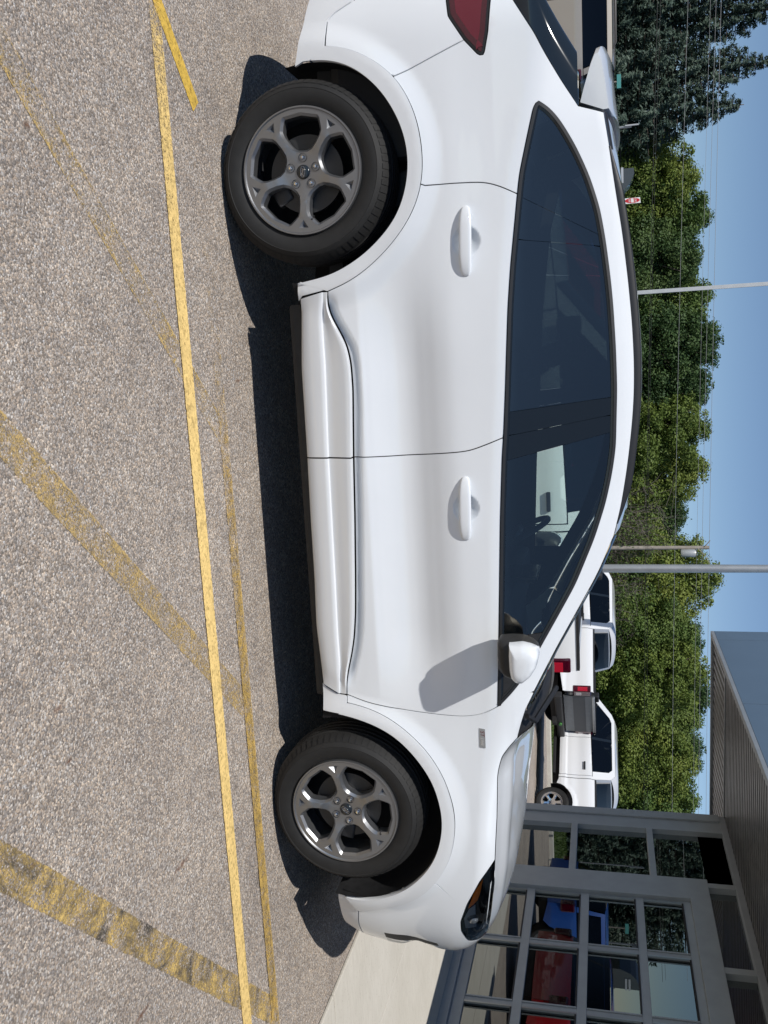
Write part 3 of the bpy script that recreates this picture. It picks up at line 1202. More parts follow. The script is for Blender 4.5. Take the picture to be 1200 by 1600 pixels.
# ------------------------------------------------------------------ the white car
# car frame: x forward from the rear axle, right side at negative y, z up; it equals the world frame
WB, WR = 2.71, .351
ZB = spl([-.8, -.45, -.13, .09, .28, .57, .88, 1.09, 1.41, 1.87, 2.2, 2.6, 3.0, 3.4, 3.8], [1.30, 1.29, 1.247, 1.191, 1.167, 1.134, 1.114, 1.097, 1.077, 1.056, 1.04, .995, .955, .895, .84])
BD = spl([.14, .20, .26, .31, .37, .44, .50, .53, .56, .60, .64, .68, .71, .75, .80, .85, .90, .95, 1.02, 1.2], [.845, .868, .885, .893, .897, .900, .904, .9045, .8985, .8875, .8775, .8705, .8692, .8733, .887, .902, .9115, .9135, .913, .912])
ZC = spl([.46, .526, .57, .63, .682, .751, .854, 1.132, 1.381, 1.635, 1.795, 1.902, 1.98, 2.047, 2.102, 2.163], [.42, .420, .434, .465, .489, .50, .502, .487, .477, .463, .453, .441, .425, .406, .394, .39])
BE = spl([.14, .20, .26, .31, .37, .44, .52, .62, .75, .85, .92, 1.0, 1.2], [.845, .868, .885, .894, .899, .902, .903, .904, .905, .904, .902, .90, .90])
ZR = spl([-.5, -.2, .1, .4, .9, 1.3, 1.6, 1.9, 2.2, 2.6], [1.42, 1.52, 1.575, 1.605, 1.625, 1.605, 1.53, 1.385, 1.21, 1.03])
XN = spl([.16, .22, .30, .40, .48, .53, .58, .63, .69, .74, .80, .88, .96, 1.06], [3.50, 3.57, 3.62, 3.65, 3.665, 3.668, 3.67, 3.672, 3.674, 3.675, 3.66, 3.60, 3.50, 3.30])


def XD(z, ratio):
    """nose position; a scoop beside the grille pulls it back"""
    return XN(z) - .065 * math.exp(-((z - .595) / .055) ** 2) * (1 - ss(.62, .93, ratio))


XT = spl([.18, .30, .45, .70, .90, 1.05, 1.2, 1.6], [-.80, -.86, -.93, -.965, -.955, -.92, -.87, -.81])
X1, X2, NF, NR = 2.72, -.40, 3.1, 2.4


def arc_table(a, b, n):
    ph = np.linspace(0, math.pi / 2, 1200)
    p = 2 / n
    x = a * np.sin(ph) ** p
    y = b * np.cos(ph) ** p
    L = np.r_[0, np.cumsum(np.hypot(np.diff(x), np.diff(y)))]
    return L, ph


LF, PF = arc_table(.92, .89, NF)
LR_, PR_ = arc_table(.55, .89, NR)
HAND = [(.318, .984, .058), (1.352, .944, .058)]


def half(x, z):
    d = ss(.22, .80, x) * (1 - ss(1.85, 2.35, x))
    y = BE(z) * (1 - d) + BD(z) * d
    y -= .008 * ((x - 1.35) / 1.35) ** 2
    if .44 < x < 2.16 and z < .60:      # the skin tucks in above the sill cladding
        y -= .017 * (1 - ss(.000, .042, z - ZC(x))) * ss(.46, .54, x) * (1 - ss(2.04, 2.14, x))
    # haunch over the rear wheel
    y += .010 * math.exp(-((x - .05) / .40) ** 2 - ((z - .93) / .12) ** 2)
    t = z - (ZB(x) - .05)
    if t > 0:
        mm = .33 + .75 * ss(2.15, 2.75, x)
        y -= (mm * t * t / .18 if t < .09 else mm * (t - .045)) + .13 * t * t
    if x < 2.35:
        u = z - (ZR(x) - .07)
        if u > 0 and z > 1.1:
            y -= 4.0 * u * u
        if z > 1.05:
            y -= .05 * max(0, z - 1.1) * ((x - .9) / 1.2) ** 2
    for wx in (0, WB):
        r = math.hypot(x - wx, (z - WR) * 1.0)
        if r < .62:
            y += .020 * (1 - ss(.455, .56, r))
    for hx, hz, hr in HAND:
        r = math.hypot((x - hx) / hr, (z - hz) / .054)
        if r < 1:
            y -= .022 * (1 - r * r) ** 1.2
    return y


def side(s, z):
    if s > X1:
        ph = float(np.interp(s - X1, LF, PF))
        p = 2 / NF
        x = X1 + (XD(z, max(0., math.cos(ph)) ** p) - X1) * math.sin(ph) ** p
        return Vector((x, -half(x, z) * max(0., math.cos(ph)) ** p, z))
    if s < X2:
        ph = float(np.interp(X2 - s, LR_, PR_))
        p = 2 / NR
        x = X2 + (XT(z) - X2) * math.sin(ph) ** p
        return Vector((x, -half(x, z) * max(0., math.cos(ph)) ** p, z))
    return Vector((s, -half(s, z), z))


SMAX, SMIN = X1 + LF[-1], X2 - LR_[-1]


def gval(P):
    x, y, z = P
    w = max(.05, half(min(x, 3.6), z))
    if x > X1:
        return (max(0, x - X1) / (XD(z, abs(y) / w) - X1)) ** NF + (abs(y) / w) ** NF - 1
    if x < X2:
        return ((X2 - x) / (X2 - XT(z))) ** NR + (abs(y) / w) ** NR - 1
    return (abs(y) / w) ** NF - 1


def px(x, y):
    """pixel -> (s, z) on the body side"""
    d = pxray(x, y)
    t, best, bt, prev = 2.6, 9e9, 3.5, None
    hit = None
    while t < 6.2:
        P = CC + d * t
        g = gval(P)
        if g < best:
            best, bt = g, t
        if g < 0:
            lo, hi = t - .02, t
            for _ in range(18):
                mid = (lo + hi) / 2
                if gval(CC + d * mid) < 0:
                    hi = mid
                else:
                    lo = mid
            hit = hi
            break
        t += .02
    P = CC + d * (hit if hit else bt)
    x, yy, z = P
    w = max(.05, half(min(x, 3.6), z))
    if x > X1:
        p = 2 / NF
        ph = math.atan2((max(1e-6, x - X1) / (XD(z, abs(yy) / w) - X1)) ** (1 / p), (abs(yy) / w) ** (1 / p))
        return (X1 + float(np.interp(ph, PF, LF)), z)
    if x < X2:
        p = 2 / NR
        ph = math.atan2((max(1e-6, X2 - x) / (X2 - XT(z))) ** (1 / p), (abs(yy) / w) ** (1 / p))
        return (X2 - float(np.interp(ph, PR_, LR_)), z)
    return (x, z)


def tr(*pts, sig=.025):
    return smooth_line([px(*p) for p in pts], .012, sig)


def st(*pts):
    return [px(*p) for p in pts]


car = empty('white_suv', 'white compact crossover parked side-on across the picture, nose towards the showroom', 'car', (0, 0, 0))

# traced lines
ARin = tr((473, 97), (507, 92), (543, 100), (570, 117), (597, 143), (620, 180), (633, 213), (639, 253), (635, 293), (623, 333), (603, 363), (570, 397), (537, 420), (512, 432), (465, 443), sig=.05)
ARout = tr((508, 72), (537, 73), (563, 82), (593, 100), (617, 119), (637, 150), (652, 187), (659, 227), (661, 260), (658, 292), (647, 327), (630, 357), (607, 387), (577, 417), (547, 440), (512, 455), sig=.05)
AFin = tr((505, 1110), (540, 1117), (580, 1130), (617, 1150), (650, 1183), (677, 1223), (690, 1267), (692, 1297), (683, 1337), (667, 1363), (640, 1387), (613, 1400), (587, 1405), (557, 1407), (528, 1394), sig=.05)
AFout = tr((542, 1098), (567, 1103), (600, 1117), (633, 1140), (667, 1173), (693, 1213), (710, 1263), (712, 1297), (705, 1340), (687, 1373), (660, 1400), (633, 1413), (600, 1420), (560, 1422), sig=.05)


def nearest(line, p):
    return min(range(len(line)), key=lambda i: math.dist(line[i], p))


SEAMR = st((617, 118), (722, 68))
DOORR = tr((659, 290), (695, 287), (730, 285), (757, 284), (780, 290), (809, 303))
BELT = tr((833, 171), (825, 208), (812, 271), (809, 300), (804, 354), (798, 417), (794, 480), (790, 607), (787, 684), (785, 711), (782, 815), (781, 898), (780, 987), (778, 1104))
DTOP = tr((842, 158), (854, 163), (875, 187), (900, 229), (921, 275), (937, 325), (946, 375), (954, 437), (958, 479), (962, 544), (964, 607), (963, 648), (962, 698), (956, 740), (946, 786), (929, 840), (899, 913), (872, 962), (844, 1012), (815, 1064), (797, 1086), (779, 1104), sig=.03)
TIP = tr((833, 171), (836, 162), (842, 158), sig=.004)
BGAP = tr((550, 714), (608, 713), (663, 710), (700, 708), (733, 705), (762, 694), (786, 684))
FEDGE = tr((542, 1085), (572, 1097), (611, 1106), (649, 1112), (687, 1117), (726, 1120), (745, 1118), (764, 1112), (778, 1104))
SUPR = tr((512, 455), (513, 480), (520, 497), (533, 520), (543, 540), (549, 567), (552, 607), (553, 714), sig=.02)
SUPF = tr((553, 714), (555, 807), (556, 900), (556, 957), (554, 995), (550, 1022), (545, 1045), (542, 1064), (542, 1085), sig=.02)
SILR = tr((467, 473), (473, 573), (482, 714))
SILF = tr((482, 714), (487, 807), (493, 900), (496, 975), (503, 1060))
ROOFE = tr((944, 175), (954, 235), (962, 290), (974, 365), (983, 440), (989, 505), (992, 565), (992, 610), (990, 648), (986, 690), (981, 732), (971, 794), (960, 836), sig=.04)
APIL = tr((960, 836), (936, 893), (907, 946), (870, 1012), (835, 1080), sig=.03)
DPIL = tr((904, 165), (878, 126), (852, 83), (802, 0), (770, -52), sig=.02)
HOODE = tr((809, 1153), (797, 1166), (785, 1182), (780, 1200), (778, 1213), (777, 1280), (774, 1343), sig=.01)
COWL = st((835, 1080), (822, 1108), (815, 1130), (809, 1153))
HLOW = tr((774, 1343), (750, 1377), (730, 1413), (720, 1440), (721, 1455), sig=.008)
HTOP = tr((774, 1343), (773, 1380), (768, 1425), (761, 1466), sig=.008)
HEND = st((721, 1455), (732, 1470), (761, 1466))
SEAMF = st((683, 1383), (726, 1419))

iR = nearest(ARout, SEAMR[0])
iD = nearest(ARout, DOORR[0])
iF = nearest(AFout, SEAMF[0])
iH = nearest(HLOW, SEAMF[1])
bt_r = px(507, 92)[1]
# --- taillight outline continues round the corner outside the picture
TL = tr((697, 0), (700, 25), (725, 62), (748, 86), (756, 85), (762, 50), (766, 0), sig=.006)
tl_lo, tl_hi = TL[0], TL[-1]
iT = nearest(TL, SEAMR[1])

# --- skins
rear_mid_z = .74
qp = [ARout[k] for k in range(iR, iD + 1)] + DOORR[1:] + [p for p in BELT[::-1] if p[0] < DOORR[-1][0] - .01] + TIP[1:] + DTOP[1:] + st((835, 1080)) + APIL[::-1][1:] + ROOFE[::-1][1:] + DPIL[:-1] + [DPIL[-1]] + [(DPIL[-1][0] - .02, tl_hi[1] + .005), (tl_hi[0] - .03, tl_hi[1])] + TL[::-1][:len(TL) - iT] 
panel('body_side', qp, side, WHITE, car, sp=.02)

bl = [(SMIN, .30), (SMIN, bt_r - .01), (px(553, 0)[0] - .2, bt_r + .10), px(553, 0), px(523, 20), px(511, 32)] + [px(507, 70), px(507, 92)] + ARin[1:2][:0] + [ARin[0], px(460, 106), px(463, 83), px(473, 40), px(483, 0), (px(483, 0)[0] - .25, .27)]
panel('lower_rear_bumper', bl, side, CLAD, car, off=.002, sp=.025)
bu = [px(508, 72), px(511, 32), px(523, 20), px(553, 0), (px(553, 0)[0] - .2, bt_r + .10), (SMIN, bt_r - .01), (SMIN, .93), (tl_lo[0] - .35, .93), (tl_lo[0], tl_lo[1])] + TL[1:iT + 1] + [SEAMR[0]] + [ARout[k] for k in range(iR, -1, -1)][1:-1]
panel('rear_bumper', bu, side, WHITE, car, sp=.022)
tlp = TL + [(tl_hi[0] - .38, tl_hi[1] - .02), (tl_lo[0] - .38, tl_lo[1] - .01)]
t_r, t_l = panel('taillight', tlp, side, GLOSSB, car, off=-.002, sp=.02)
tin = inset(dens(tlp if area(tlp) > 0 else tlp[::-1], .012), .011)
panel('red_lens', tin, side, REDL, t_r, both=False, off=.002, gap=.0, flange=.005)
tin2 = inset(dens(tlp if area(tlp) > 0 else tlp[::-1], .012), .030)
panel('red_bar', tin2, side, REDB, t_r, both=False, off=.004, gap=.0, flange=.003)
# hatch below the rear window closes the tail
hb = [(tl_hi[0] - .40, .935), (SMIN, .935), (SMIN, tl_hi[1] + .02), (tl_hi[0] - .40, tl_hi[1] + .02)]
panel('tailgate', hb, side, WHITE, car, sp=.03)

# rear door
rdo = [ARout[k] for k in range(iD, len(ARout))] + SUPR[1:] + BGAP[1:] + [p for p in BELT[::-1] if DOORR[-1][0] + .005 < p[0] < BGAP[-1][0] - .005] + DOORR[::-1][:-1]
d1r, d1l = panel('rear_door', rdo, side, WHITE, car, sp=.018, fine=((HAND[0][0], HAND[0][1], .075, .062, .006), (.80, .495, .37, .07, .008)))
fdo = SUPF + FEDGE[1:] + [p for p in BELT[::-1] if BGAP[-1][0] + .005 < p[0] < FEDGE[-1][0] - .005] + BGAP[::-1][:-1]
d2r, d2l = panel('front_door', fdo, side, WHITE, car, sp=.018, fine=((HAND[1][0], HAND[1][1], .075, .062, .006), (1.62, .465, .55, .085, .008)))
fen = FEDGE + st((797, 1088), (835, 1082)) + COWL[1:] + HOODE[1:] + HLOW[1:iH + 1] + [SEAMF[1], SEAMF[0]] + [AFout[k] for k in range(iF, -1, -1)] 
panel('front_fender', fen, side, WHITE, car, sp=.018)
# front bumper runs round to the middle
LIP = tr((560, 1422), (560, 1440), (567, 1463), (583, 1487), sig=.008)
fb = [AFout[k] for k in range(iF, len(AFout))] + LIP[1:] + [(LIP[-1][0] + .15, LIP[-1][1] - .005), (SMAX, .37), (SMAX, .86), (HEND[1][0] + .30, .90)] + HEND[::-1] [:0] + [HEND[2], HEND[1], HEND[0]] + HLOW[::-1][1:len(HLOW) - iH] + [SEAMF[0]]
panel('front_bumper', fb, side, WHITE, car, sp=.018)
fl = [px(557, 1407)] + LIP + [(LIP[-1][0] + .15, LIP[-1][1] - .005), (SMAX, .37), (SMAX, .20), (LIP[-1][0] + .1, .20)] + st((557, 1470), (540, 1443), (530, 1413), (528, 1394))
panel('front_lip', fl, side, CLAD, car, off=.001, sp=.02)

# arch mouldings stand proud of the skins
def moulding(name, a, b, parent=car):
    poly = list(a) + list(b)[::-1]
    return panel(name, poly, side, CLAD, parent, off=.009, gap=.001, flange=.03, sp=.02, rim=.008, drop=.005)


moulding('wheel_arch_moulding', ARin[2:], ARout)
moulding('wheel_arch_moulding', AFin[6:-3], AFout)
panel('sill_end', st((505, 1110), (540, 1117)) + AFout[:1] + st((542, 1087), (526, 1082), (511, 1073), (504, 1065)), side, CLAD, car, off=.004, sp=.02)
panel('sill_end', [px(465, 443), px(512, 432), px(512, 453), px(473, 463), px(467, 472)], side, CLAD, car, off=.004, sp=.02)


# door cladding: a bulged lower blade and an upper blade with a ledge between them
def clad(name, low, mid, up, door, ends):
    def surf_low(s, z):
        p = side(s, z)
        return p + Vector((0, -.010, 0))
    n = 40
    L = [np.array(smooth_line(l, .01, .004)) for l in (low, mid, up)]
    def samp(A, t):
        q = np.linspace(0, 1, len(A))
        return np.array([np.interp(t, q, A[:, 0]), np.interp(t, q, A[:, 1])])
    rows = []
    #   fraction between the lines, stand-off
    prof = [(0, 0., .000), (0, .03, .012), (0, .15, .020), (0, .45, .024), (0, .80, .027), (0, .95, .026), (0, .985, .022), (1, 0.0, .016), (1, .06, .016), (1, .35, .022), (1, .75, .030), (1, .93, .032), (1, .985, .030), (1, 1., .006)]
    for i in range(n + 1):
        t = i / n
        a, m_, b_ = samp(L[0], t), samp(L[1], t), samp(L[2], t)
        e0, e1 = ends
        fade = 1.0
        if e0:
            fade *= ss(0, .12, t)
        if e1:
            fade *= 1 - ss(.90, 1.0, t)
        row = []
        for k, f, o in prof:
            p, q = (a, m_) if k == 0 else (m_, b_)
            c_ = p + (q - p) * f
            oo = .006 + (o - .006) * (fade if k == 1 else .35 + .65 * fade)
            v = side(*c_)
            row.append(v + Vector((0, -oo - .011 * ss(.46, .54, c_[0]) * (1 - ss(2.04, 2.14, c_[0])) if o > 0 else .012, 0)))
        rows.append(row)
    o = loft(rows, CLAD, name, door)
    for side_door, sgn in ((door, 1),):
        pass
    me = o.data
    bm = bmesh.new()
    bm.from_mesh(me)
    bmesh.ops.recalc_face_normals(bm, faces=bm.faces[:])
    nrm = sum((f.normal for f in bm.faces), Vector())
    if nrm.y > 0:
        bmesh.ops.reverse_faces(bm, faces=bm.faces[:])
    bm.to_mesh(me)
    bm.free()
    me.polygons.foreach_set('use_smooth', [True] * len(me.polygons))
    me.set_sharp_from_angle(angle=rad(50))
    return o


SMIDR = tr((505, 457), (507, 500), (512, 573), (517, 714))
SMIDF = tr((517, 714), (522, 807), (527, 900), (531, 985), (535, 1040), (532, 1082))
def trim_ends(l, a, b):
    return [p for p in l if a <= p[0] <= b]
gx = px(520, 714)[0]
g0 = .003
def shift(l, da, db):
    l = list(l)
    l[0] = (l[0][0] + da, l[0][1])
    l[-1] = (l[-1][0] + db, l[-1][1])
    return l
SILR = smooth_line(st((470, 468), (473, 573), (482, 714)), .012, .02)
SILF = smooth_line(st((482, 714), (487, 807), (493, 900), (496, 975), (506, 1066)), .012, .02)
c1 = clad('sill_cladding', shift(SILR, 0, -g0), shift(SMIDR, 0, -g0), shift(SUPR, .004, -g0), d1r, (True, False))
c2 = clad('sill_cladding', shift(SILF, g0, 0), shift(SMIDF, g0, 0), shift(SUPF, g0, -.004), d2r, (False, True))
for c_, dl in ((c1, d1l), (c2, d2l)):
    me = c_.data.copy()
    for v in me.vertices:
        v.co.y *= -1
    me.flip_normals()
    newobj('sill_cladding', me, dl)
# black strip under the sills
mb = MB()
low = [side(*p) for p in st((462, 446), (480, 714), (492, 900), (503, 1110))]
for sy in (1, -1):
    mbb = MB()
    rows = [[Vector((p.x, sy * (p.y + .024), p.z + .014)), Vector((p.x, sy * (p.y + .075), p.z - .016)), Vector((p.x, sy * (p.y + .24), p.z - .03))] for p in low]
    loft(rows, BLACKP, 'underside_trim', car)

# dark structure behind the gaps, wheel openings left free
def arc_free(cx, r, a0, a1, n=24):
    return [(cx + r * math.cos(rad(a0 + (a1 - a0) * i / n)), WR + r * math.sin(rad(a0 + (a1 - a0) * i / n))) for i in range(n + 1)]
inner = [(-.62, .44), (-.44, .42)] + arc_free(0, .43, 170, -12) + [(.55, .29), (2.15, .29)] + arc_free(WB, .435, 192, -8) + [(3.30, .30), (3.45, .30), (3.45, .84), (2.9, .93), (2.5, .97)] + [(p[0], p[1] - .02) for p in BELT[::-1][::3]] + [(-.3, 1.2), (-.62, 1.05)]
panel('inner_structure', inner, side, DARK, car, off=-.016, gap=0, flange=0, sp=.05)

# ---- glasshouse
DLO = BELT + DTOP[::-1][1:] + TIP[::-1][1:-1]
if area(DLO) < 0:
    DLO = DLO[::-1]
DLO = dens(DLO, .012)
DIN = inset(DLO, .020)
DIN2 = inset(DLO, .012)


def ring(name, outer, inner_, M, o0, o1, parent):
    vs, fs = [], []
    n = len(outer)
    for a, b_ in zip(outer, inner_):
        for q, o in ((a, -.004), (a, o0), (b_, o1), (b_, -.006)):
            p, nn = surfn(side, *q)
            vs.append(p + nn * o)
    for i in range(n):
        j = (i + 1) % n
        for k in range(3):
            fs.append((4 * i + k, 4 * j + k, 4 * j + k + 1, 4 * i + k + 1))
    out = []
    for sy in (1, -1):
        me = mesh(name, [(v.x, v.y * sy, v.z) for v in vs], fs, M, True)
        bm = bmesh.new()
        bm.from_mesh(me)
        bmesh.ops.recalc_face_normals(bm, faces=bm.faces[:])
        bm.to_mesh(me)
        bm.free()
        me.polygons.foreach_set('use_smooth', [True] * len(me.polygons))
        me.set_sharp_from_angle(angle=rad(35))
        out.append(newobj(name, me, parent))
    return out


ring('window_trim', inset(DLO, .001), DIN2, SATIN, .004, .004, car)
ring('window_seal', DIN2, DIN, GLOSSB, .000, -.004, car)
CUT = [st((812, 306), (942, 369)), st((807, 374), (938, 384)), st((796, 644), (954, 621)), st((790, 682), (962, 647)), st((792, 720), (953, 676)), st((779, 1000), (862, 986))]
kinds = [('quarter_glass', PRIV, 'g'), ('fixed_glass', PRIV, 'g'), ('window_glass', PRIV, 'g'), ('pillar_cover', GLOSSB, 'p'), ('pillar_cover', GLOSSB, 'p'), ('window_glass', CLEARG, 'g'), ('mirror_sail', BLACKP, 'p')]
glass_objs = []
for i, (nm, M, k) in enumerate(kinds):
    poly = DIN
    if i > 0:
        poly = clip_line(poly, *CUT[i - 1], keep_left=False)
    if i < len(CUT):
        poly = clip_line(poly, *CUT[i], keep_left=True)
    if len(poly) < 3:
        continue
    par = {1: (d1r, d1l), 2: (d1r, d1l), 3: (d1r, d1l), 4: (d2r, d2l), 5: (d2r, d2l), 6: (d2r, d2l)}.get(i, (car, car))
    vs, fs, ns = panel_mesh(nm, poly, side, M, off=-.006 if k == 'g' else -.004, gap=.0008, flange=0 if k == 'g' else .006, sp=.04, rim=.002, drop=.0)
    newobj(nm, mesh(nm, vs, fs, M, normals=ns), par[0])
    newobj(nm, mesh(nm, [(v[0], -v[1], v[2]) for v in vs], [f[::-1] for f in fs], M, normals=[(n[0], -n[1], n[2]) for n in ns]), par[1])

# dark trim inside the doors and round the windows
INS = [(.52, .46), (2.20, .46)] + [(p[0], p[1] + .006) for p in BELT[::-1][::3] if .05 < p[0] < 2.2] + [(.05, .84), (.30, .76)]
panel('door_trim', INS, side, TRIMI, car, off=-.045, gap=0, flange=0, sp=.06)
OUTL = inset(DLO, -.045)
for sy in (1, -1):
    vs, fs = [], []
    for a_, b_ in zip(OUTL, DIN):
        for q, o in ((a_, -.022), (b_, -.014)):
            p_, nn_ = surfn(side, *q)
            p_ = p_ + nn_ * o
            vs.append((p_.x, p_.y * sy, p_.z))
    n_ = len(DIN)
    fs = [(2 * i, 2 * ((i + 1) % n_), 2 * ((i + 1) % n_) + 1, 2 * i + 1) for i in range(n_)]
    newobj('pillar_trim', mesh('pillar_trim', vs, fs, TRIMI), car)

# ---- roof, windscreen, rear window, bonnet: spans between the two sides
def span(edge, rise, material, name, n=28, power=2., bx_=0., parent=car, wf=1.0, thick=None):
    """edge: points on the right side; rise(i) gives the crown height"""
    rows = []
    for i, e in enumerate(edge):
        t = i / (len(edge) - 1)
        row = []
        for j in range(n + 1):
            w = -1 + 2 * j / n
            c_ = 1 - abs(w) ** power
            row.append(Vector((e.x + (bx_(t) if callable(bx_) else bx_) * c_, e.y * -w * -1 * wf if False else e.y * (-w) * wf, e.z + rise(t) * c_)))
        rows.append(row)
    o = loft(rows, material, name, parent)
    return o


def fixn(o, ref):
    me = o.data
    nrm = Vector()
    for f in me.polygons:
        nrm += f.normal * f.area
    if nrm.dot(ref) < 0:
        me.flip_normals()
    return o


RE = [side(*p) for p in ROOFE[::2]]
fixn(span(RE, lambda t: .050, WHITE, 'roof', 30, 2.6), Vector((0, 0, 1)))
AP = [side(*p) for p in APIL[::2]]
cowl_pts = [side(*p) for p in COWL]
AP2 = AP + [cowl_pts[1]]
fixn(span(AP2, lambda t: .012 + .03 * t, CLEARG, 'windscreen', 30, 2.2, lambda t: .02 + .06 * t), Vector((1, 0, 1)))
# black band round the windscreen
for sy in (1, -1):
    rows = []
    for p in AP2:
        rows.append([Vector((p.x, sy * p.y, p.z + .001)), Vector((p.x + .006, sy * (p.y + .02), p.z + .005)), Vector((p.x + .012, sy * (p.y + .06), p.z + .010))])
    loft(rows, GLOSSB, 'windscreen_seal', car)
DP = [side(*p) for p in DPIL[::2]]
rw = span(DP, lambda t: .0, PRIV, 'rear_window', 30, 7.0, lambda t: -.20 - .06 * t)
fixn(rw, Vector((-1, 0, .3)))
for sy in (1, -1):      # black side blades of the rear window
    rows = []
    for i, p in enumerate(DP):
        t = i / (len(DP) - 1)
        k = -.19 - .03 * t
        rows.append([Vector((p.x + .002, sy * (p.y + .004), p.z - .001)), Vector((p.x + k * .5, sy * (p.y + .005), p.z - .002)), Vector((p.x + k * .92, sy * (p.y + .013), p.z - .002)), Vector((p.x + k * 1.06, sy * (p.y + .05), p.z - .004))])
    loft(rows, mat('blade_black', (.014, .021, .029), .06), 'rear_window_blade', car)

HE = [side(*p) for p in HOODE[::2]] + [side(*p) for p in HTOP[4::3]] + [side(HTOP[-1][0] + .02, HTOP[-1][1])]
hood_rows = []
n = 36
for i, e in enumerate(HE):
    t = i / (len(HE) - 1)
    row = []
    front = max(0, (t - .62) / .38)
    for j in range(n + 1):
        w = -1 + 2 * j / n
        a = abs(w)
        c_ = 1 - a ** 2.0
        crease = .010 * math.exp(-((a - .80) / .06) ** 2) * (1 - front)
        row.append(Vector((e.x + (.06 * (1 - t) + (3.60 - e.x) * .62 * front) * (1 - a ** 2), e.y * (-w), e.z + (.105 - .045 * t - .03 * front) * c_ + crease)))
    hood_rows.append(row)
fixn(loft(hood_rows, WHITE, 'bonnet', car), Vector((0, 0, 1)))
hr = hood_rows[0]
# cowl between bonnet and windscreen
rows = []
for j in range(n + 1):
    w = -1 + 2 * j / n
    a = AP2[-1]
    c_ = 1 - abs(w) ** 2.2
    wpt = Vector((a.x + .08 * c_, a.y * (-w), a.z + .042 * c_))
    hp = hr[j]
    rows.append([wpt + Vector((0, 0, .004)), (wpt + hp) / 2 + Vector((0, 0, -.02)), hp + Vector((.01, 0, -.012))])
loft(rows, BLACKP, 'cowl', car)
mb = MB()
w0 = cowl_pts[2]
mb.tube([w0 + Vector((-.02, .03, .02)), w0 + Vector((.03, .10, .05)), w0 + Vector((.03, .5, .12))], .012, 6)
mb.build('wiper', BLACKP, car, True)
# grille panel under the bonnet edge
mb = MB()
mb.box((3.40, -.55, .60), (3.55, .55, .86), .02)
mb.build('grille', BLACKP, car)
# roof rails
for sy in (1, -1):
    pts = [side(*p) for p in ROOFE[10:-4:2]]
    m_ = len(pts)
    rows = []
    for i, p in enumerate(pts):
        t = i / (m_ - 1)
        h = .024 * min(1, min(t, 1 - t) * 9 + .05)
        c0 = Vector((p.x, sy * (p.y + .012), p.z + .002))
        rows.append([c0 + Vector((0, sy * -.014, -.006)), c0 + Vector((0, sy * -.014, h * .75)), c0 + Vector((0, sy * -.004, h)), c0 + Vector((0, sy * .014, h)), c0 + Vector((0, sy * .024, h * .7)), c0 + Vector((0, sy * .024, -.01))])
    o = loft(rows, SATIN, 'roof_rail', car)
    ctr = sum((v.co for v in o.data.vertices), Vector()) / len(o.data.vertices)
    # dark gutter behind the rail
    rows = []
    for p in [side(*p) for p in ROOFE[:12]]:
        rows.append([Vector((p.x, sy * (p.y - .001), p.z + .001)), Vector((p.x, sy * (p.y + .012), p.z + .010)), Vector((p.x, sy * (p.y + .028), p.z + .012))])
    loft(rows, SATIN, 'roof_gutter', car)

# ---- spoiler
sp_out = [(902, 167), (908, 142), (921, 96), (928, 78), (935, 75), (941, 88), (949, 133), (955, 178), (945, 180)]
sp3 = [pxplane(x, y, 1, -.66) for x, y in sp_out]
prof = [(p.x, p.z) for p in sp3]
cx, cz = sum(p[0] for p in prof) / len(prof), sum(p[1] for p in prof) / len(prof)
rows = []
NS = 20
for j in range(NS + 1):
    w = -1 + 2 * j / NS
    a = abs(w)
    k = (1 - .16 * max(0, (a - .9) / .1) ** 2)
    y = w * .668
    dx, dz = -.10 * (1 - a ** 2.4), .045 * (1 - a ** 2)
    rows.append([Vector((cx + (q[0] - cx) * k + dx * (1 if q[0] < cx else .35), y, cz + (q[1] - cz) * k + dz)) for q in prof] + [Vector((cx + (prof[0][0] - cx) * k + dx * .35, y, cz + (prof[0][1] - cz) * k + dz))])
o = loft(rows, WHITE, 'spoiler', car)
bm = bmesh.new()
bm.from_mesh(o.data)
bmesh.ops.remove_doubles(bm, verts=bm.verts[:], dist=.0005)
bmesh.ops.holes_fill(bm, edges=[e for e in bm.edges if e.is_boundary])
bmesh.ops.recalc_face_normals(bm, faces=bm.faces[:])
bm.to_mesh(o.data)
bm.free()
o.data.polygons.foreach_set('use_smooth', [True] * len(o.data.polygons))
o.data.set_sharp_from_angle(angle=rad(45))

# ---- door handles
def superell(name, cen, ax, M, parent, e1=.6, e2=.6, nu=28, nv=14, sy=1, fn=None):
    vs, fs = [], []
    sg = lambda v, e: math.copysign(abs(v) ** e, v)
    for i in range(nv + 1):
        ph = -math.pi / 2 + math.pi * i / nv
        for j in range(nu):
            th = 2 * math.pi * j / nu
            p = Vector((ax[0] * sg(math.cos(ph), e1) * sg(math.cos(th), e2), ax[1] * sg(math.cos(ph), e1) * sg(math.sin(th), e2), ax[2] * sg(math.sin(ph), e1)))
            if fn:
                p = fn(p)
            p = p + Vector(cen)
            vs.append((p.x, p.y * sy, p.z))
    for i in range(nv):
        for j in range(nu):
            k = (j + 1) % nu
            fs.append((i * nu + j, i * nu + k, (i + 1) * nu + k, (i + 1) * nu + j))
    me = mesh(name, vs, fs, M, True)
    bm = bmesh.new()
    bm.from_mesh(me)
    bmesh.ops.remove_doubles(bm, verts=bm.verts[:], dist=1e-5)
    bmesh.ops.recalc_face_normals(bm, faces=bm.faces[:])
    bm.to_mesh(me)
    bm.free()
    me.polygons.foreach_set('use_smooth', [True] * len(me.polygons))
    return newobj(name, me, parent)


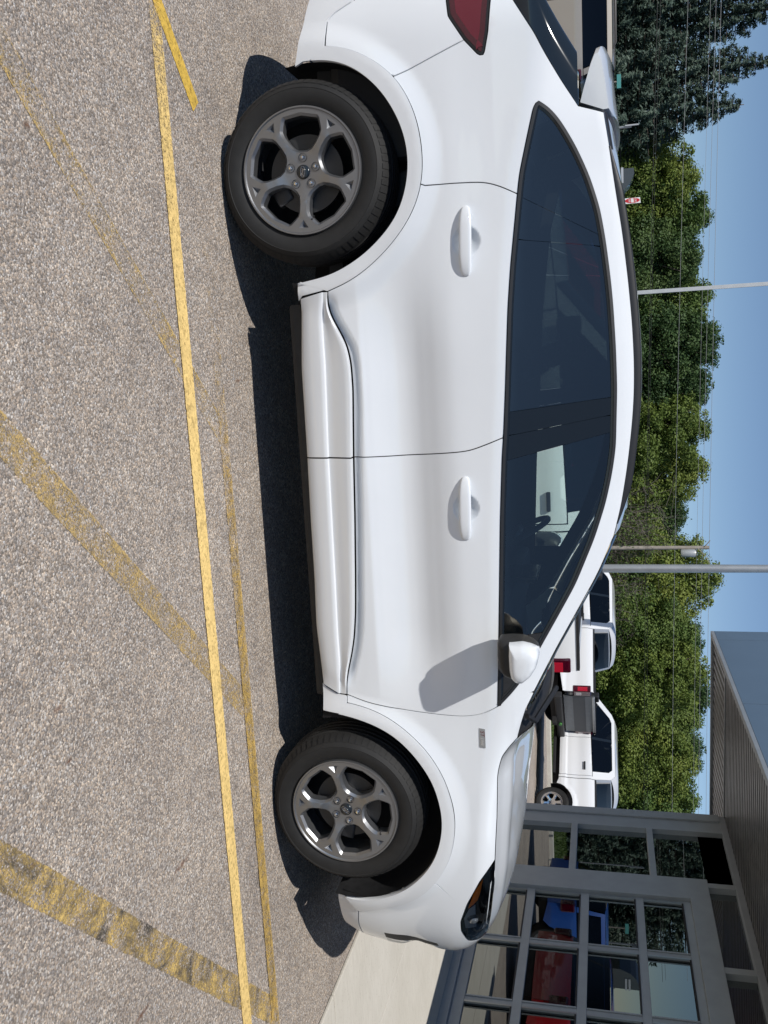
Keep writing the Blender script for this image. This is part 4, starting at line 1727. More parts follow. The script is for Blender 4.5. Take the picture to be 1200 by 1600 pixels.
for (hx, hz, _), (dr, dl), slope in ((HAND[0], (d1r, d1l), -.035), (HAND[1], (d2r, d2l), -.03)):
    yb = -half(hx + .12, hz)
    for dd, sy in ((dr, 1), (dl, -1)):
        def bow(p, slope=slope):
            q = p.copy()
            q.y += .016 * (abs(p.x) / .128) ** 3      # ends run into the door
            q.z += slope * p.x
            q.z *= 1 - .10 * (abs(p.x) / .128) ** 2
            return q
        superell('handle', (hx, yb - .015, hz - .002), (.130, .0115, .0235), WHITE, dd, .55, .42, 48, 16, sy, bow)

# ---- mirrors: D-shaped housing, black below and behind, painted cap above
MB_OUT = [(777, 1004), (780, 997), (800, 996), (818, 997), (832, 1003), (841, 1011), (842, 1020), (838, 1037), (829, 1051), (818, 1060), (806, 1061), (795, 1058), (785, 1053), (779, 1040), (777, 1022)]
MW_OUT = [(798, 1004), (818, 1003.5), (830, 1007), (840, 1013), (842.5, 1021), (838.5, 1038), (829.5, 1052), (818, 1061), (808, 1060), (801, 1053), (798.5, 1040), (797.5, 1020)]


def mirror_body(name, outl, M, stations, parent, sy):
    P = [pxplane(x, y, 1, -1.04) for x, y in outl]
    P = smooth_line([(p.x, p.z) for p in P] + [(P[0].x, P[0].z)], .008, .005)[:-1]
    cx, cz = sum(p[0] for p in P) / len(P), sum(p[1] for p in P) / len(P)
    rows = [[Vector((cx + (x - cx) * k + dx, y * sy, cz + (z - cz) * k)) for x, z in P] for y, k, dx in stations]
    vs = [v for r in rows for v in r]
    n = len(P)
    fs = [(i * n + j, i * n + (j + 1) % n, (i + 1) * n + (j + 1) % n, (i + 1) * n + j) for i in range(len(rows) - 1) for j in range(n)]
    fs += [tuple(range(n)), tuple(range((len(rows) - 1) * n, len(rows) * n))]
    me = mesh(name, vs, fs, M, True)
    bm = bmesh.new()
    bm.from_mesh(me)
    bmesh.ops.recalc_face_normals(bm, faces=bm.faces[:])
    bm.to_mesh(me)
    bm.free()
    me.polygons.foreach_set('use_smooth', [True] * len(me.polygons))
    me.set_sharp_from_angle(angle=rad(50))
    return newobj(name, me, parent)


for sy in (1, -1):
    mg = mirror_body('mirror_housing', MB_OUT, BLACKP, [(-1.088, .55, .01), (-1.083, .75, .006), (-1.072, .88, .003), (-1.055, .96, 0), (-1.03, 1.0, 0), (-.985, .98, 0), (-.945, .86, .004), (-.925, .70, .01)], car, sy)
    mirror_body('mirror_cap', MW_OUT, WHITE, [(-1.130, .45, .002), (-1.126, .73, 0), (-1.116, .92, -.003), (-1.098, 1.02, -.006), (-1.06, 1.065, -.007), (-1.0, 1.03, 0), (-.96, .9, .004), (-.94, .8, .01)], mg, sy)
    mb = MB()
    mb.tube([(1.99, sy * -.95, 1.085), (2.02, sy * -.90, 1.075), (2.04, sy * -.85, 1.075)], [.030, .028, .032], 10)
    mb.build('mirror_arm', BLACKP, mg, True)
    mb = MB()
    mb.box((1.8655, min(sy * -1.07, sy * -.96), 1.095), (1.8685, max(sy * -1.07, sy * -.96), 1.185), .001)
    mb.build('mirror_glass', GLOSSB, mg)

# ---- headlights
hp = HLOW + HEND[1:] + HTOP[::-1][1:-1]
for sy in (1, -1):
    vs, fs, ns = panel_mesh('headlight', hp, side, GLOSSB, off=-.020, gap=.001, flange=0, sp=.02)
    flipm = lambda v: (v[0], v[1] * sy, v[2])
    hl = newobj('headlight', mesh('headlight', [flipm(v) for v in vs], [f if sy > 0 else f[::-1] for f in fs], GLOSSB, normals=[flipm(q) for q in ns]), car)
    for nm, poly, o_, M in (('indicator', st((757, 1376), (752, 1400), (748, 1410), (731, 1424), (740, 1400)), -.010, ORANGE),
                            ('chrome_strip', st((759, 1380), (759, 1400), (755, 1440), (752, 1440), (756, 1400), (756, 1380)), -.009, CHROME),
                            ('reflector', st((745, 1418), (748, 1452), (728, 1455), (725, 1440), (733, 1425)), -.014, mat('lamp_grey', (.30, .32, .34), .25, .2)),
                            ('lens_cover', hp, .0005, LENS)):
        vs, fs, ns = panel_mesh(nm, poly, side, M, off=o_, gap=.001, flange=.004 if nm != 'lens_cover' else .018, sp=.02)
        newobj(nm, mesh(nm, [flipm(v) for v in vs], [f if sy > 0 else f[::-1] for f in fs], M, normals=[flipm(q) for q in ns]), hl)
    p, nn = surfn(side, *px(738, 1440))
    superell('projector', (p.x - nn.x * .02, (p.y - nn.y * .02), p.z), (.026, .026, .026), mat('projector_glass', (.10, .11, .12), .06, .2, 1.0), hl, 1, 1, 16, 10, sy)
# air slot in the bumper corner
vp = tr((600, 1457), (633, 1461), (683, 1474), sig=.004) + tr((686, 1478), (640, 1469), (603, 1464), sig=.004)
panel('air_slot', vp, side, BLACKP, car, off=.0012, gap=0, flange=.004, sp=.02)
vr = tr((604, 1465), (640, 1471), (664, 1476), sig=.004) + tr((655, 1480), (630, 1484), (604, 1488), sig=.004)
panel('scoop_shade', vr, side, mat('scoop_shade_grey', (.34, .36, .38), .35, 0, .5), car, off=.0008, gap=0, flange=.004, sp=.02)  # grey patch on the white skin: shade of the bumper scoop put in as colour
# badge on the fender
p, nn = surfn(side, *px(754, 1153))
bx0, bx1 = pxplane(754, 1139, 1, p.y).x, pxplane(754, 1167, 1, p.y).x
mb = MB()
mb.prism([(bx0 - .004, p.z - .012), (bx1, p.z - .012), (bx1 + .004, p.z + .012), (bx0, p.z + .012)], p.y - .0035, p.y + .004)
bd = mb.build('badge', mat('badge_grey', (.42, .43, .44), .3, .7), car)
R_ = Matrix(((1, 0, 0, 0), (0, 0, -1, 0), (0, 1, 0, 0), (0, 0, 0, 1)))
text_mesh('ST', .024, REDB, 'badge_lettering', bd, Matrix.Translation((bx0 + .019, p.y - .0038, p.z)) @ R_, .2)
text_mesh('LINE', .017, CHROME, 'badge_lettering', bd, Matrix.Translation((bx1 - .025, p.y - .0038, p.z - .002)) @ R_, .2)

# ---- wheels
def rim_mesh(R, nsp, off_ang=0., hub=.050, style=0):
    """alloy face with windows between the spokes; axis along y, face at -y"""
    def yface(r):     # dish: 0 at the rim edge
        t = r / R
        return -.004 + .020 * (1 - ss(.15, .85, t)) * 1 + .012 * ss(.85, 1.0, t) * 0
    win = []
    st_ = 2 * math.pi / nsp
    for k in range(nsp):
        c_ = off_ang + (k + .5) * st_
        h = st_ / 2
        if style == 0:
            pr_ = [(.315, .0), (.33, .42), (.40, .735), (.53, .845), (.65, .865), (.74, .83), (.83, .70), (.90, .61), (.935, .53), (.94, 0)]
        else:
            pr_ = [(.36, .12), (.42, .50), (.60, .66), (.78, .70), (.87, .66), (.90, .30), (.90, 0)]
        pts = [(R * r, c_ + a * h) for r, a in pr_] + [(R * r, c_ - a * h) for r, a in pr_[::-1][1:]]
        xy = [(r * math.cos(a), r * math.sin(a)) for r, a in pts]
        xy = dens(xy, .012)
        win.append(xy if area(xy) > 0 else xy[::-1])
    tri, tric = [], []
    if style == 0:
        for k in range(nsp):
            a_ = off_ang + k * st_
            ca, sa = math.cos(a_), math.sin(a_)
            q_ = [(R * .79, 0), (R * .925, -.021), (R * .925, .021)]
            tri.append([(x_ * ca - y_ * sa, x_ * sa + y_ * ca) for x_, y_ in q_])
            tric.append((R * .885 * ca, R * .885 * sa))
    circ = [(R * math.cos(2 * math.pi * i / 96), R * math.sin(2 * math.pi * i / 96)) for i in range(96)]
    pts, ed, hole = [], [], []
    def addloop(l):
        o = len(pts)
        pts.extend(Vector(q) for q in l)
        ed.extend((o + i, o + (i + 1) % len(l)) for i in range(len(l)))
    addloop(circ)
    for w in win:
        addloop(w)
    for t_ in tri:
        addloop(t_)
    pts.extend(Vector(q_) for q_ in tric)
    for i in range(40):
        for rr in (.3, .5, .7, .95):
            a = 2 * math.pi * (i + rr) / 40
            q = (R * rr * math.cos(a), R * rr * math.sin(a))
            if not any(inside_mask(np.array([q]), w)[0] for w in win + tri) and min(min(math.dist(q, z) for z in w) for w in win) > .005:
                pts.append(Vector(q))
    pts.append(Vector((0, 0)))
    V, E_, F, ov, oe, of = delaunay_2d_cdt(pts, ed, [], 1, 1e-6)
    cen = np.array([((V[f[0]] + V[f[1]] + V[f[2]]) / 3)[:] for f in F])
    bad = np.zeros(len(F), bool)
    for w in win:
        bad |= inside_mask(cen, w)
    def yy(q):
        r = math.hypot(*q)
        # ridge along each spoke
        a = (math.atan2(q[1], q[0]) - off_ang + st_ / 2) % st_ - st_ / 2
        lat = abs(a) * r
        ridge = -.009 * max(0, 1 - lat / .022) * ss(.25, .45, r / R) * (1 - ss(.70, .80, r / R))
        notch = .014 if any(math.dist(q, t_) < .002 for t_ in tric) else 0
        return yface(r) + ridge + notch
    vs = [Vector((q[0], yy(q), q[1])) for q in V]
    fs = [tuple(f)[::-1] for f, x in zip(F, bad) if not x]
    # window walls, sloping in
    for w in win:
        n = len(w)
        mid = inset(w, .009)
        o = len(vs)
        for q, q2 in zip(w, mid):
            vs.append(Vector((q[0], yy(q), q[1])))
            vs.append(Vector((q2[0], yy(q2) + .011, q2[1])))
            vs.append(Vector((q2[0], yy(q2) + .050, q2[1])))
        for i in range(n):
            j = (i + 1) % n
            for k in range(2):
                fs.append((o + 3 * i + k, o + 3 * j + k, o + 3 * j + k + 1, o + 3 * i + k + 1))
    # outer lip
    mb = MB()
    mb.v, mb.f = vs, fs
    mb.lathe([(R, yface(R)), (R + .004, -.010), (R + .009, -.010), (R + .011, -.004), (R + .011, .012), (R - .004, .03), (R - .012, .15)], 96)
    me = mesh('rim', mb.v, mb.f, None)
    bm = bmesh.new()
    bm.from_mesh(me)
    bmesh.ops.remove_doubles(bm, verts=bm.verts[:], dist=1e-5)
    bmesh.ops.recalc_face_normals(bm, faces=bm.faces[:])
    nrm = sum((f.normal * f.calc_area() for f in bm.faces if abs(f.normal.y) > .7), Vector())
    if nrm.y > 0:
        bmesh.ops.reverse_faces(bm, faces=bm.faces[:])
    bm.to_mesh(me)
    bm.free()
    me.polygons.foreach_set('use_smooth', [True] * len(me.polygons))
    me.set_sharp_from_angle(angle=rad(28))
    return me


def tyre_mesh(R, r, w):
    """side wall and tread with grooves; outer side at y = 0"""
    mb = MB()
    h = R - r
    prof = [(r - .004, .020), (r + .004, .004), (r + .012, -.001), (r + h * .25, -.009), (r + h * .48, -.012), (r + h * .58, -.0105), (r + h * .60, -.0118), (r + h * .63, -.009), (r + h * .72, -.003), (r + h * .80, .008), (r + h * .88, .021), (r + h * .945, .034), (R - .003, .046)]
    for g in (.060, .093, .126, .159):
        prof += [(R, g - .008), (R - .007, g - .004), (R - .007, g + .004), (R, g + .008)]
    prof += [(R - .003, w - .036), (r + h * .9, w - .008), (r + h * .5, w + .01), (r, w - .01)]
    mb.lathe(prof, 96)
    # shoulder blocks
    for k in range(72):
        a = 2 * math.pi * k / 72
        d = 2 * math.pi / 72 * .36
        q = []
        for rr, yy in ((r + h * .76, .0015), (r + h * .87, .018), (R - .004, .040)):
            for aa in (a - d, a + d):
                q.append(((rr + .0014) * math.cos(aa), yy - .0012, (rr + .0014) * math.sin(aa)))
        mb.add(q, [(0, 1, 3, 2), (2, 3, 5, 4)])
    me = mesh('tyre', mb.v, mb.f, RUBBER)
    bm = bmesh.new()
    bm.from_mesh(me)
    bmesh.ops.recalc_face_normals(bm, faces=bm.faces[:])
    bm.to_mesh(me)
    bm.free()
    me.polygons.foreach_set('use_smooth', [True] * len(me.polygons))
    me.set_sharp_from_angle(angle=rad(30))
    return me


def setmat(me, M):
    me.materials.clear()
    me.materials.append(M)
    return me


RR = .2315
rim0 = setmat(rim_mesh(RR, 5), RIMM)
tyre0 = tyre_mesh(WR, RR + .009, .225)
mb = MB()
mb.lathe([(RR - .006, .035), (RR - .006, .19), (.06, .20)], 48)
barrel0 = mesh('wheel', mb.v, mb.f, mat('dark_barrel', (.035, .035, .037), .5, .5), True)
mb = MB()
mb.lathe([(.07, .062), (.150, .062), (.150, .080), (.07, .080)], 48)
disc0 = mesh('brake_disc', mb.v, mb.f, STEEL, False)
mb = MB()
for a in range(20, 75, 8):
    pass
mb.box((-.05, .055, .09), (.05, .10, .165), .012)
cal0 = mesh('brake_caliper', mb.v, mb.f, DARKM, True)
mb = MB()
mb.lathe([(.0165, .010), (.0165, .03), (.001, .03)], 14)
pocket0 = mesh('lug_pocket', mb.v, mb.f, DARK, True)
mb = MB()
mb.lathe([(.001, .002), (.006, .003), (.0092, .007), (.0098, .014), (.0098, .03)], 6)
nut0 = mesh('lug_nut', mb.v, mb.f, CHROME, False)
mb = MB()
mb.lathe([(.001, .0065), (.022, .007), (.0265, .0095), (.0275, .014), (.0275, .03)], 32)
cap0 = mesh('centre_cap', mb.v, mb.f, GLOSSB, True)
mb = MB()
ell = [(.0205 * math.cos(2 * math.pi * i / 40), .0065, .0088 * math.sin(2 * math.pi * i / 40)) for i in range(41)]
mb.tube(ell, .0008, 5, False)
oval0 = mesh('badge_oval', mb.v, mb.f, CHROME, True)
mb = MB()
mb.tube([(.165, .04, .03), (.178, .01, .033), (.184, -.004, .034)], .004, 8)
valve0 = mesh('valve_stem', mb.v, mb.f, BLACKP, True)


def car_wheel(x, y, sgn, ang):
    """sgn 1: outer face towards -y"""
    w = newobj('wheel', barrel0, car, (x, y, WR - .004))
    w.rotation_euler = (0, -ang, 0) if sgn > 0 else (0, ang, math.pi)
    newobj('tyre', tyre0, w)
    newobj('rim', rim0, w)
    newobj('brake_disc', disc0, w)
    newobj('brake_caliper', cal0, w, None, (0, rad(150), 0))
    newobj('centre_cap', cap0, w)
    newobj('badge_oval', oval0, w)
    newobj('valve_stem', valve0, w)
    for k in range(5):
        a = 2 * math.pi * (k + .5) / 5
        loc = (.054 * math.cos(a), 0, .054 * math.sin(a))
        newobj('lug_nut', nut0, w, loc)
        newobj('lug_pocket', pocket0, w, loc)
    return w


YW = -.905
wr = car_wheel(0, YW, 1, rad(-2))
wf = car_wheel(WB, YW, 1, rad(47))
car_wheel(0, -YW, -1, rad(20))
car_wheel(WB, -YW, -1, rad(33))
for w_ in (wr, wf):
    text_mesh('Ford', .0135, CHROME, 'badge_lettering', w_, Matrix.Translation((0, .0062, 0)) @ R_, .35, .0003)

# wheel housings and underside
for wx in (0, WB):
    for sy in (1, -1):
        rows = []
        for i in range(31):
            a = rad(-12 + (204 if wx == 0 else 200) * i / 30)
            r = .432
            rows.append([Vector((wx + r * math.cos(a), sy * yy, WR + .004 + r * math.sin(a))) for yy in (-.885 + (.10 if wx == 0 and i > 24 else 0), -.60)] + [Vector((wx + .02 * math.cos(a), sy * -.60, WR + .02 * math.sin(a)))])
        loft(rows, BLACKP, 'wheel_housing', car)
mb = MB()
mb.box((.50, -.84, .225), (2.20, .84, .34), .02)
mb.box((-.60, -.55, .31), (.50, .55, .40), .02)
mb.box((2.20, -.58, .225), (3.45, .58, .36), .02)
mb.build('underbody', BLACKP, car)
mb = MB()
mb.tube([(0, -.78, WR), (0, .78, WR)], .04, 8)
mb.build('rear_axle', DARKM, car)
mb = MB()
mb.tube([(WB, -.78, WR), (WB, .78, WR)], .035, 8)
mb.build('front_axle', DARKM, car)

# ---- cabin
mb = MB()
mb.box((1.95, -.74, .70), (2.62, .74, 1.03), .05)
mb.box((1.86, -.74, .86), (2.10, .74, 1.06), .04)
mb.build('dashboard', TRIMI, car, True)
mb = MB()
mb.box((1.83, -.16, 1.00), (1.86, .12, 1.16), .01)
mb.build('display', GLOSSB, car)
sw_ = MB()
pts = [(.0, .185 * math.cos(2 * math.pi * i / 32), .185 * math.sin(2 * math.pi * i / 32)) for i in range(33)]
sw_.tube(pts, .016, 8, False)
sw_.box((-.02, -.17, -.03), (.015, .17, .02), .01)
sw_.box((-.02, -.05, -.16), (.015, .05, .02), .01)
sw_.build('steering_wheel', TRIMI, car, True, (1.72, .37, 1.02), (0, rad(-25), 0))


def seat(x, y, w=.26):
    mb = MB()
    mb.box((x - .26, y - w, .48), (x + .26, y + w, .66), .05)
    mb.build('seat_cushion', SEATM, car, True)
    mb = MB()
    bm_ = MB()
    bm_.box((-.07, -w, 0), (.07, w, .60), .05)
    q = Matrix.Translation((x - .22, y, .62)) @ Matrix.Rotation(rad(-18), 4, 'Y')
    mb.add([q @ v for v in bm_.v], bm_.f)
    mb.build('seat_back', SEATM, car, True)
    mb = MB()
    bm_ = MB()
    bm_.box((-.05, -.13, .63), (.05, .13, .82), .04)
    bm_.tube([(0, -.06, .55), (0, -.06, .66)], .007, 6)
    bm_.tube([(0, .06, .55), (0, .06, .66)], .007, 6)
    mb.add([q @ v for v in bm_.v], bm_.f)
    mb.build('headrest', SEATM, car, True)


for y_ in (-.37, .37):
    seat(1.20, y_)
    seat(.30, y_, .30)
mb = MB()
mb.box((-.70, -.66, .36), (2.30, .66, .42))
mb.build('cabin_floor', TRIMI, car)
mb = MB()
mb.box((-.62, -.70, .42), (-.05, .70, .95), .04)
mb.build('cargo_cover', TRIMI, car)
fixn(span([Vector((p.x, p.y + .06, p.z - .03)) for p in RE], lambda t: .03, LINER, 'headliner', 16), Vector((0, 0, -1)))
mb = MB()
mb.box((1.83, -.06, 1.40), (1.87, .14, 1.47), .015)
mb.build('rear_view_mirror', BLACKP, car)
# ------------------------------------------------------------------ other vehicles
def simple_wheel_meshes(R, rr, w, nsp, M):
    mb = MB()
    mb.lathe([(rr - .008, .03), (rr - .008, w * .8), (.05, w * .85)], 32)
    return {'tyre': tyre_mesh(R, rr + .009, w), 'rim': setmat(rim_mesh(rr, nsp, 0, .05, 1), M), 'wheel': mesh('wheel', mb.v, mb.f, DARKM, True)}


WH_T = simple_wheel_meshes(.405, .245, .26, 6, CHROME)
WH_S = simple_wheel_meshes(.345, .225, .215, 7, RIMM)


def put_wheels(root, wset, wb, W, R):
    for x in (0, wb):
        for sg in (1, -1):
            w = newobj('wheel', wset['wheel'], root, (x, -sg * W, R))
            w.rotation_euler = (0, rad(20 + 30 * x), 0) if sg > 0 else (0, -rad(35 + 20 * x), math.pi)
            newobj('tyre', wset['tyre'], w)
            newobj('rim', wset['rim'], w)


def arch(cx, cz, r, a0, a1, n=16):
    return [(cx + r * math.cos(rad(a0 + (a1 - a0) * i / n)), cz + r * math.sin(rad(a0 + (a1 - a0) * i / n))) for i in range(n + 1)]


def span_l(edge, rise, M, name, root, bulge=0., n=14, power=2.4, ref=(0, 0, 1)):
    rows = []
    for e in edge:
        rows.append([Vector((e[0] + bulge * (1 - abs(w) ** power), e[1] * -w, e[2] + rise * (1 - abs(w) ** power))) for w in (-1 + 2 * j / n for j in range(n + 1))])
    return fixn(loft(rows, M, name, root), Vector(ref))


def liners(root, wb, W, R, r):
    for wx in (0, wb):
        for sy in (1, -1):
            rows = []
            for i in range(17):
                a = rad(-5 + 190 * i / 16)
                rows.append([Vector((wx + r * math.cos(a), sy * q, R + r * math.sin(a))) for q in (W - .05, W - .36)] + [Vector((wx, sy * (W - .36), R))])
            loft(rows, BLACKP, 'wheel_housing', root)


def pickup(name, label, loc, head, sx, sy, sz, paint, wset, R, group, tail=-1.18, handle=None, gate=None, cover=False, lamps=True, wb0=3.68):
    root = empty(name, label, 'pickup', loc, head, group)
    W = .985 * sy
    zb = lambda x: (1.33 - .018 * x) * sz

    def w_(x, z):
        y = W
        if z < .62 * sz:
            y -= .22 * (.62 * sz - z)
        t = z - zb(x / sx)
        if t > 0 and x > .6 * sx:
            y -= .02 + .26 * t
        elif t > -.12:
            y -= .9 * max(0, t + .12) ** 2
        y += .022 * (1 - ss(.70 * sz, .76 * sz, z)) - .010 * ss(.80 * sz, 1.0 * sz, z) * (1 - ss(1.0 * sz, 1.18 * sz, z))
        for wx in (0, 3.68 * sx):
            r_ = math.hypot(x - wx, z - R)
            y += .022 * (1 - ss(R + .13, R + .19, r_))
        f = (x - (4.05 * sx)) / (.58 * sx)
        if f > 0:
            y -= .14 * f * f
        return y

    def sf(x, z):
        return Vector((x, -w_(x, z), z))
    S = lambda pts: [(x * sx if x > 0 else x * sx, z * sz) for x, z in pts]
    hd = dict(sp=.045, gap=.004, flange=.02, rim=.006)
    wb = wb0 * sx
    ar = lambda cx: [(x / sx, z / sz) for x, z in arch(cx * sx, R, R + .075, 168, 12)]
    panel('bed_side', S([(tail, .70), (-.62, .62)] + ar(0) + [(.60, .55), (.63, .55), (.63, 1.40), (tail, 1.41)]), sf, paint, root, **hd)
    panel('rear_door', S([(.72, .56), (1.74, .56), (1.74, 1.30), (.84, 1.33), (.72, 1.33)]), sf, paint, root, **hd)
    panel('front_door', S([(1.745, .56), (2.85, .56), (2.95, 1.28), (1.745, 1.30)]), sf, paint, root, **hd)
    panel('cab_frame', S([(.64, .55), (.715, .55), (.715, 1.335), (.84, 1.335), (.88, 1.71), (.96, 1.79), (2.26, 1.79), (2.38, 1.745), (2.955, 1.285), (3.20, 1.27), (2.50, 1.80), (2.32, 1.87), (.80, 1.86), (.70, 1.76), (.64, 1.40)]), sf, paint, root, **hd)
    panel('front_fender', S([(2.86, .56), (3.05, .50)] + ar(3.68) + [(4.30, .55), (4.60, .60), (4.62, 1.0), (4.45, 1.14), (3.20, 1.265), (2.96, 1.275)]), sf, paint, root, **hd)
    gk = dict(sp=.12, gap=.002, flange=0, rim=.004, off=-.012)
    panel('window_glass', S([(.845, 1.34), (.885, 1.70), (.965, 1.785), (1.71, 1.785), (1.71, 1.325)]), sf, DKGLASS, root, **gk)
    panel('window_glass', S([(1.78, 1.325), (1.78, 1.785), (2.25, 1.785), (2.37, 1.74), (2.94, 1.29)]), sf, DKGLASS, root, **gk)
    panel('pillar_cover', S([(1.71, 1.32), (1.78, 1.32), (1.78, 1.79), (1.71, 1.79)]), sf, GLOSSB, root, sp=.1, gap=0, flange=.01, rim=.004, off=-.008)
    E3 = lambda pts, dy=0: [(x * sx, -(w_(x * sx, z * sz) - dy), z * sz) for x, z in pts]
    span_l(E3([(.70, 1.76), (.80, 1.86), (1.2, 1.868), (2.32, 1.87), (2.50, 1.80)]), .07 * sz, paint, 'roof', root)
    span_l(E3([(2.50, 1.80), (3.20, 1.27)]), .06, DKGLASS, 'windscreen', root, .10, ref=(1, 0, 1))
    span_l(E3([(.635, 1.40), (.695, 1.76)]), .02, paint, 'cab_back', root, -.02, ref=(-1, 0, 0))
    span_l([(.610 * sx, -.80 * sy, 1.41 * sz), (.668 * sx, -.74 * sy, 1.745 * sz)], .012, DKGLASS, 'rear_window', root, -.03, ref=(-1, 0, 0))
    span_l(E3([(3.18, 1.27), (3.8, 1.22), (4.45, 1.14), (4.60, 1.0)]), .10 * sz, paint, 'bonnet', root, .05)
    b = lambda nm, a, c, M, bev=.01: MB().box((a[0] * sx, a[1] * sy, a[2] * sz), (c[0] * sx, c[1] * sy, c[2] * sz), bev).build(nm, M, root)
    b('grille', (4.52, -.70, .62), (4.66, .70, 1.02), BLACKP)
    b('front_bumper', (4.50, -.92, .42), (4.72, .92, .62), CHROME, .03)
    b('rear_bumper', (tail - .14, -.93, .50), (tail + .02, .93, .68), DARKM if gate else CHROME, .03)
    b('chassis', (tail + .05, -.55, .38), (4.4, .55, .56), BLACKP)
    b('bed_floor', (tail + .02, -.86, .74), (.60, .86, .79), BLACKP, 0)
    for s_ in (-1, 1):
        b('bed_liner', (tail + .03, s_ * .90 - .03, .79), (.60, s_ * .90 + .03, 1.35), BLACKP, 0)
        b('bed_rail', (tail + .01, s_ * .925 - .05, 1.395), (.62, s_ * .925 + .045, 1.425), BLACKP, .008)
        b('running_board', (.75, s_ * .93 - .08, .40), (2.80, s_ * .93 + .06, .47), BLACKP, .015)
        hm = handle or paint
        for hx in (.86, 1.92):
            b('handle', (hx, s_ * .995 - .012, 1.135), (hx + .21, s_ * .995 + .022, 1.175), hm, .008)
        b('door_mirror', (2.70, s_ * 1.16 - .12, 1.28), (2.86, s_ * 1.16 + .12, 1.50), handle or BLACKP, .03)
        b('mirror_stalk', (2.74, s_ * 1.03 - .05, 1.30), (2.82, s_ * 1.03 + .05, 1.36), BLACKP, .01)
        if lamps:
            t_ = b('taillight', (tail - .012, s_ * .885 - .10, .93), (tail + .16, s_ * .885 + .108, 1.34), REDL, .025)
            MB().box(((tail + .0) * sx, (s_ * .997 - .006) * sy, 1.04 * sz), ((tail + .11) * sx, (s_ * .997 + .004) * sy, 1.26 * sz), .003).build('lamp_segment', mat('lamp_red_bright', (.42, .01, .03), .15, 0, 1.0), t_)
            MB().box(((tail - .018) * sx, (s_ * .885 - .05) * sy, 1.0 * sz), ((tail - .008) * sx, (s_ * .885 + .05) * sy, 1.12 * sz), .004).build('lamp_segment', mat('white_lens', (.6, .56, .55), .2), t_)
            b('headlight', (4.38, s_ * .76 - .14, .90), (4.60, s_ * .76 + .12, 1.08), LENS, .03)
    g_ = b('tailgate', (tail - .02, -.78, .70), (tail + .03, .78, 1.41), gate or paint, .012)
    if gate:
        MB().box(((tail - .026) * sx, -.77 * sy, .92 * sz), ((tail - .018) * sx, .77 * sy, 1.20 * sz), .003).build('tailgate_panel', mat('tailgate_dark', (.045, .05, .058), .4, .3), g_)
        MB().box(((tail - .05) * sx, -.77 * sy, 1.36 * sz), ((tail + .0) * sx, .77 * sy, 1.42 * sz), .01).build('tailgate_lip', GALV, g_)
        b('hitch', (tail - .30, -.06, .42), (tail - .12, .06, .52), BLACKP)
        MB().lathe([(.001, -.02), (.04, -.02), (.04, .02), (.001, .02)], 12).build('hitch_cap', mat('green_cap', (.06, .22, .05), .5), root, True, ((tail - .16) * sx, -.25 * sy, .60 * sz), (0, 0, rad(90)))
    panel('fuel_door', [(.30 * sx + .075 * math.cos(t_ * .3927), 1.16 * sz + .075 * math.sin(t_ * .3927)) for t_ in range(16)], sf, paint, root, both=False, off=.003, gap=.002, flange=.006, sp=.05)
    if cover:
        b('bed_cover', (tail + .04, -.86, 1.36), (.60, .86, 1.40), BLACKP)
    # cabin
    b('seat_row', (.95, -.72, .80), (1.10, .72, 1.50), SEATM, .05)
    b('seat_row', (1.95, -.72, .80), (2.10, -.10, 1.55), SEATM, .05)
    b('seat_row', (1.95, .10, .80), (2.10, .72, 1.55), SEATM, .05)
    b('cabin_floor', (.72, -.86, .56), (3.1, .86, .70), TRIMI, 0)
    b('dashboard', (2.75, -.80, .70), (3.15, .80, 1.26), TRIMI, .04)
    liners(root, wb, W, R, R + .085)
    put_wheels(root, wset, wb, W - .03, R)
    return root


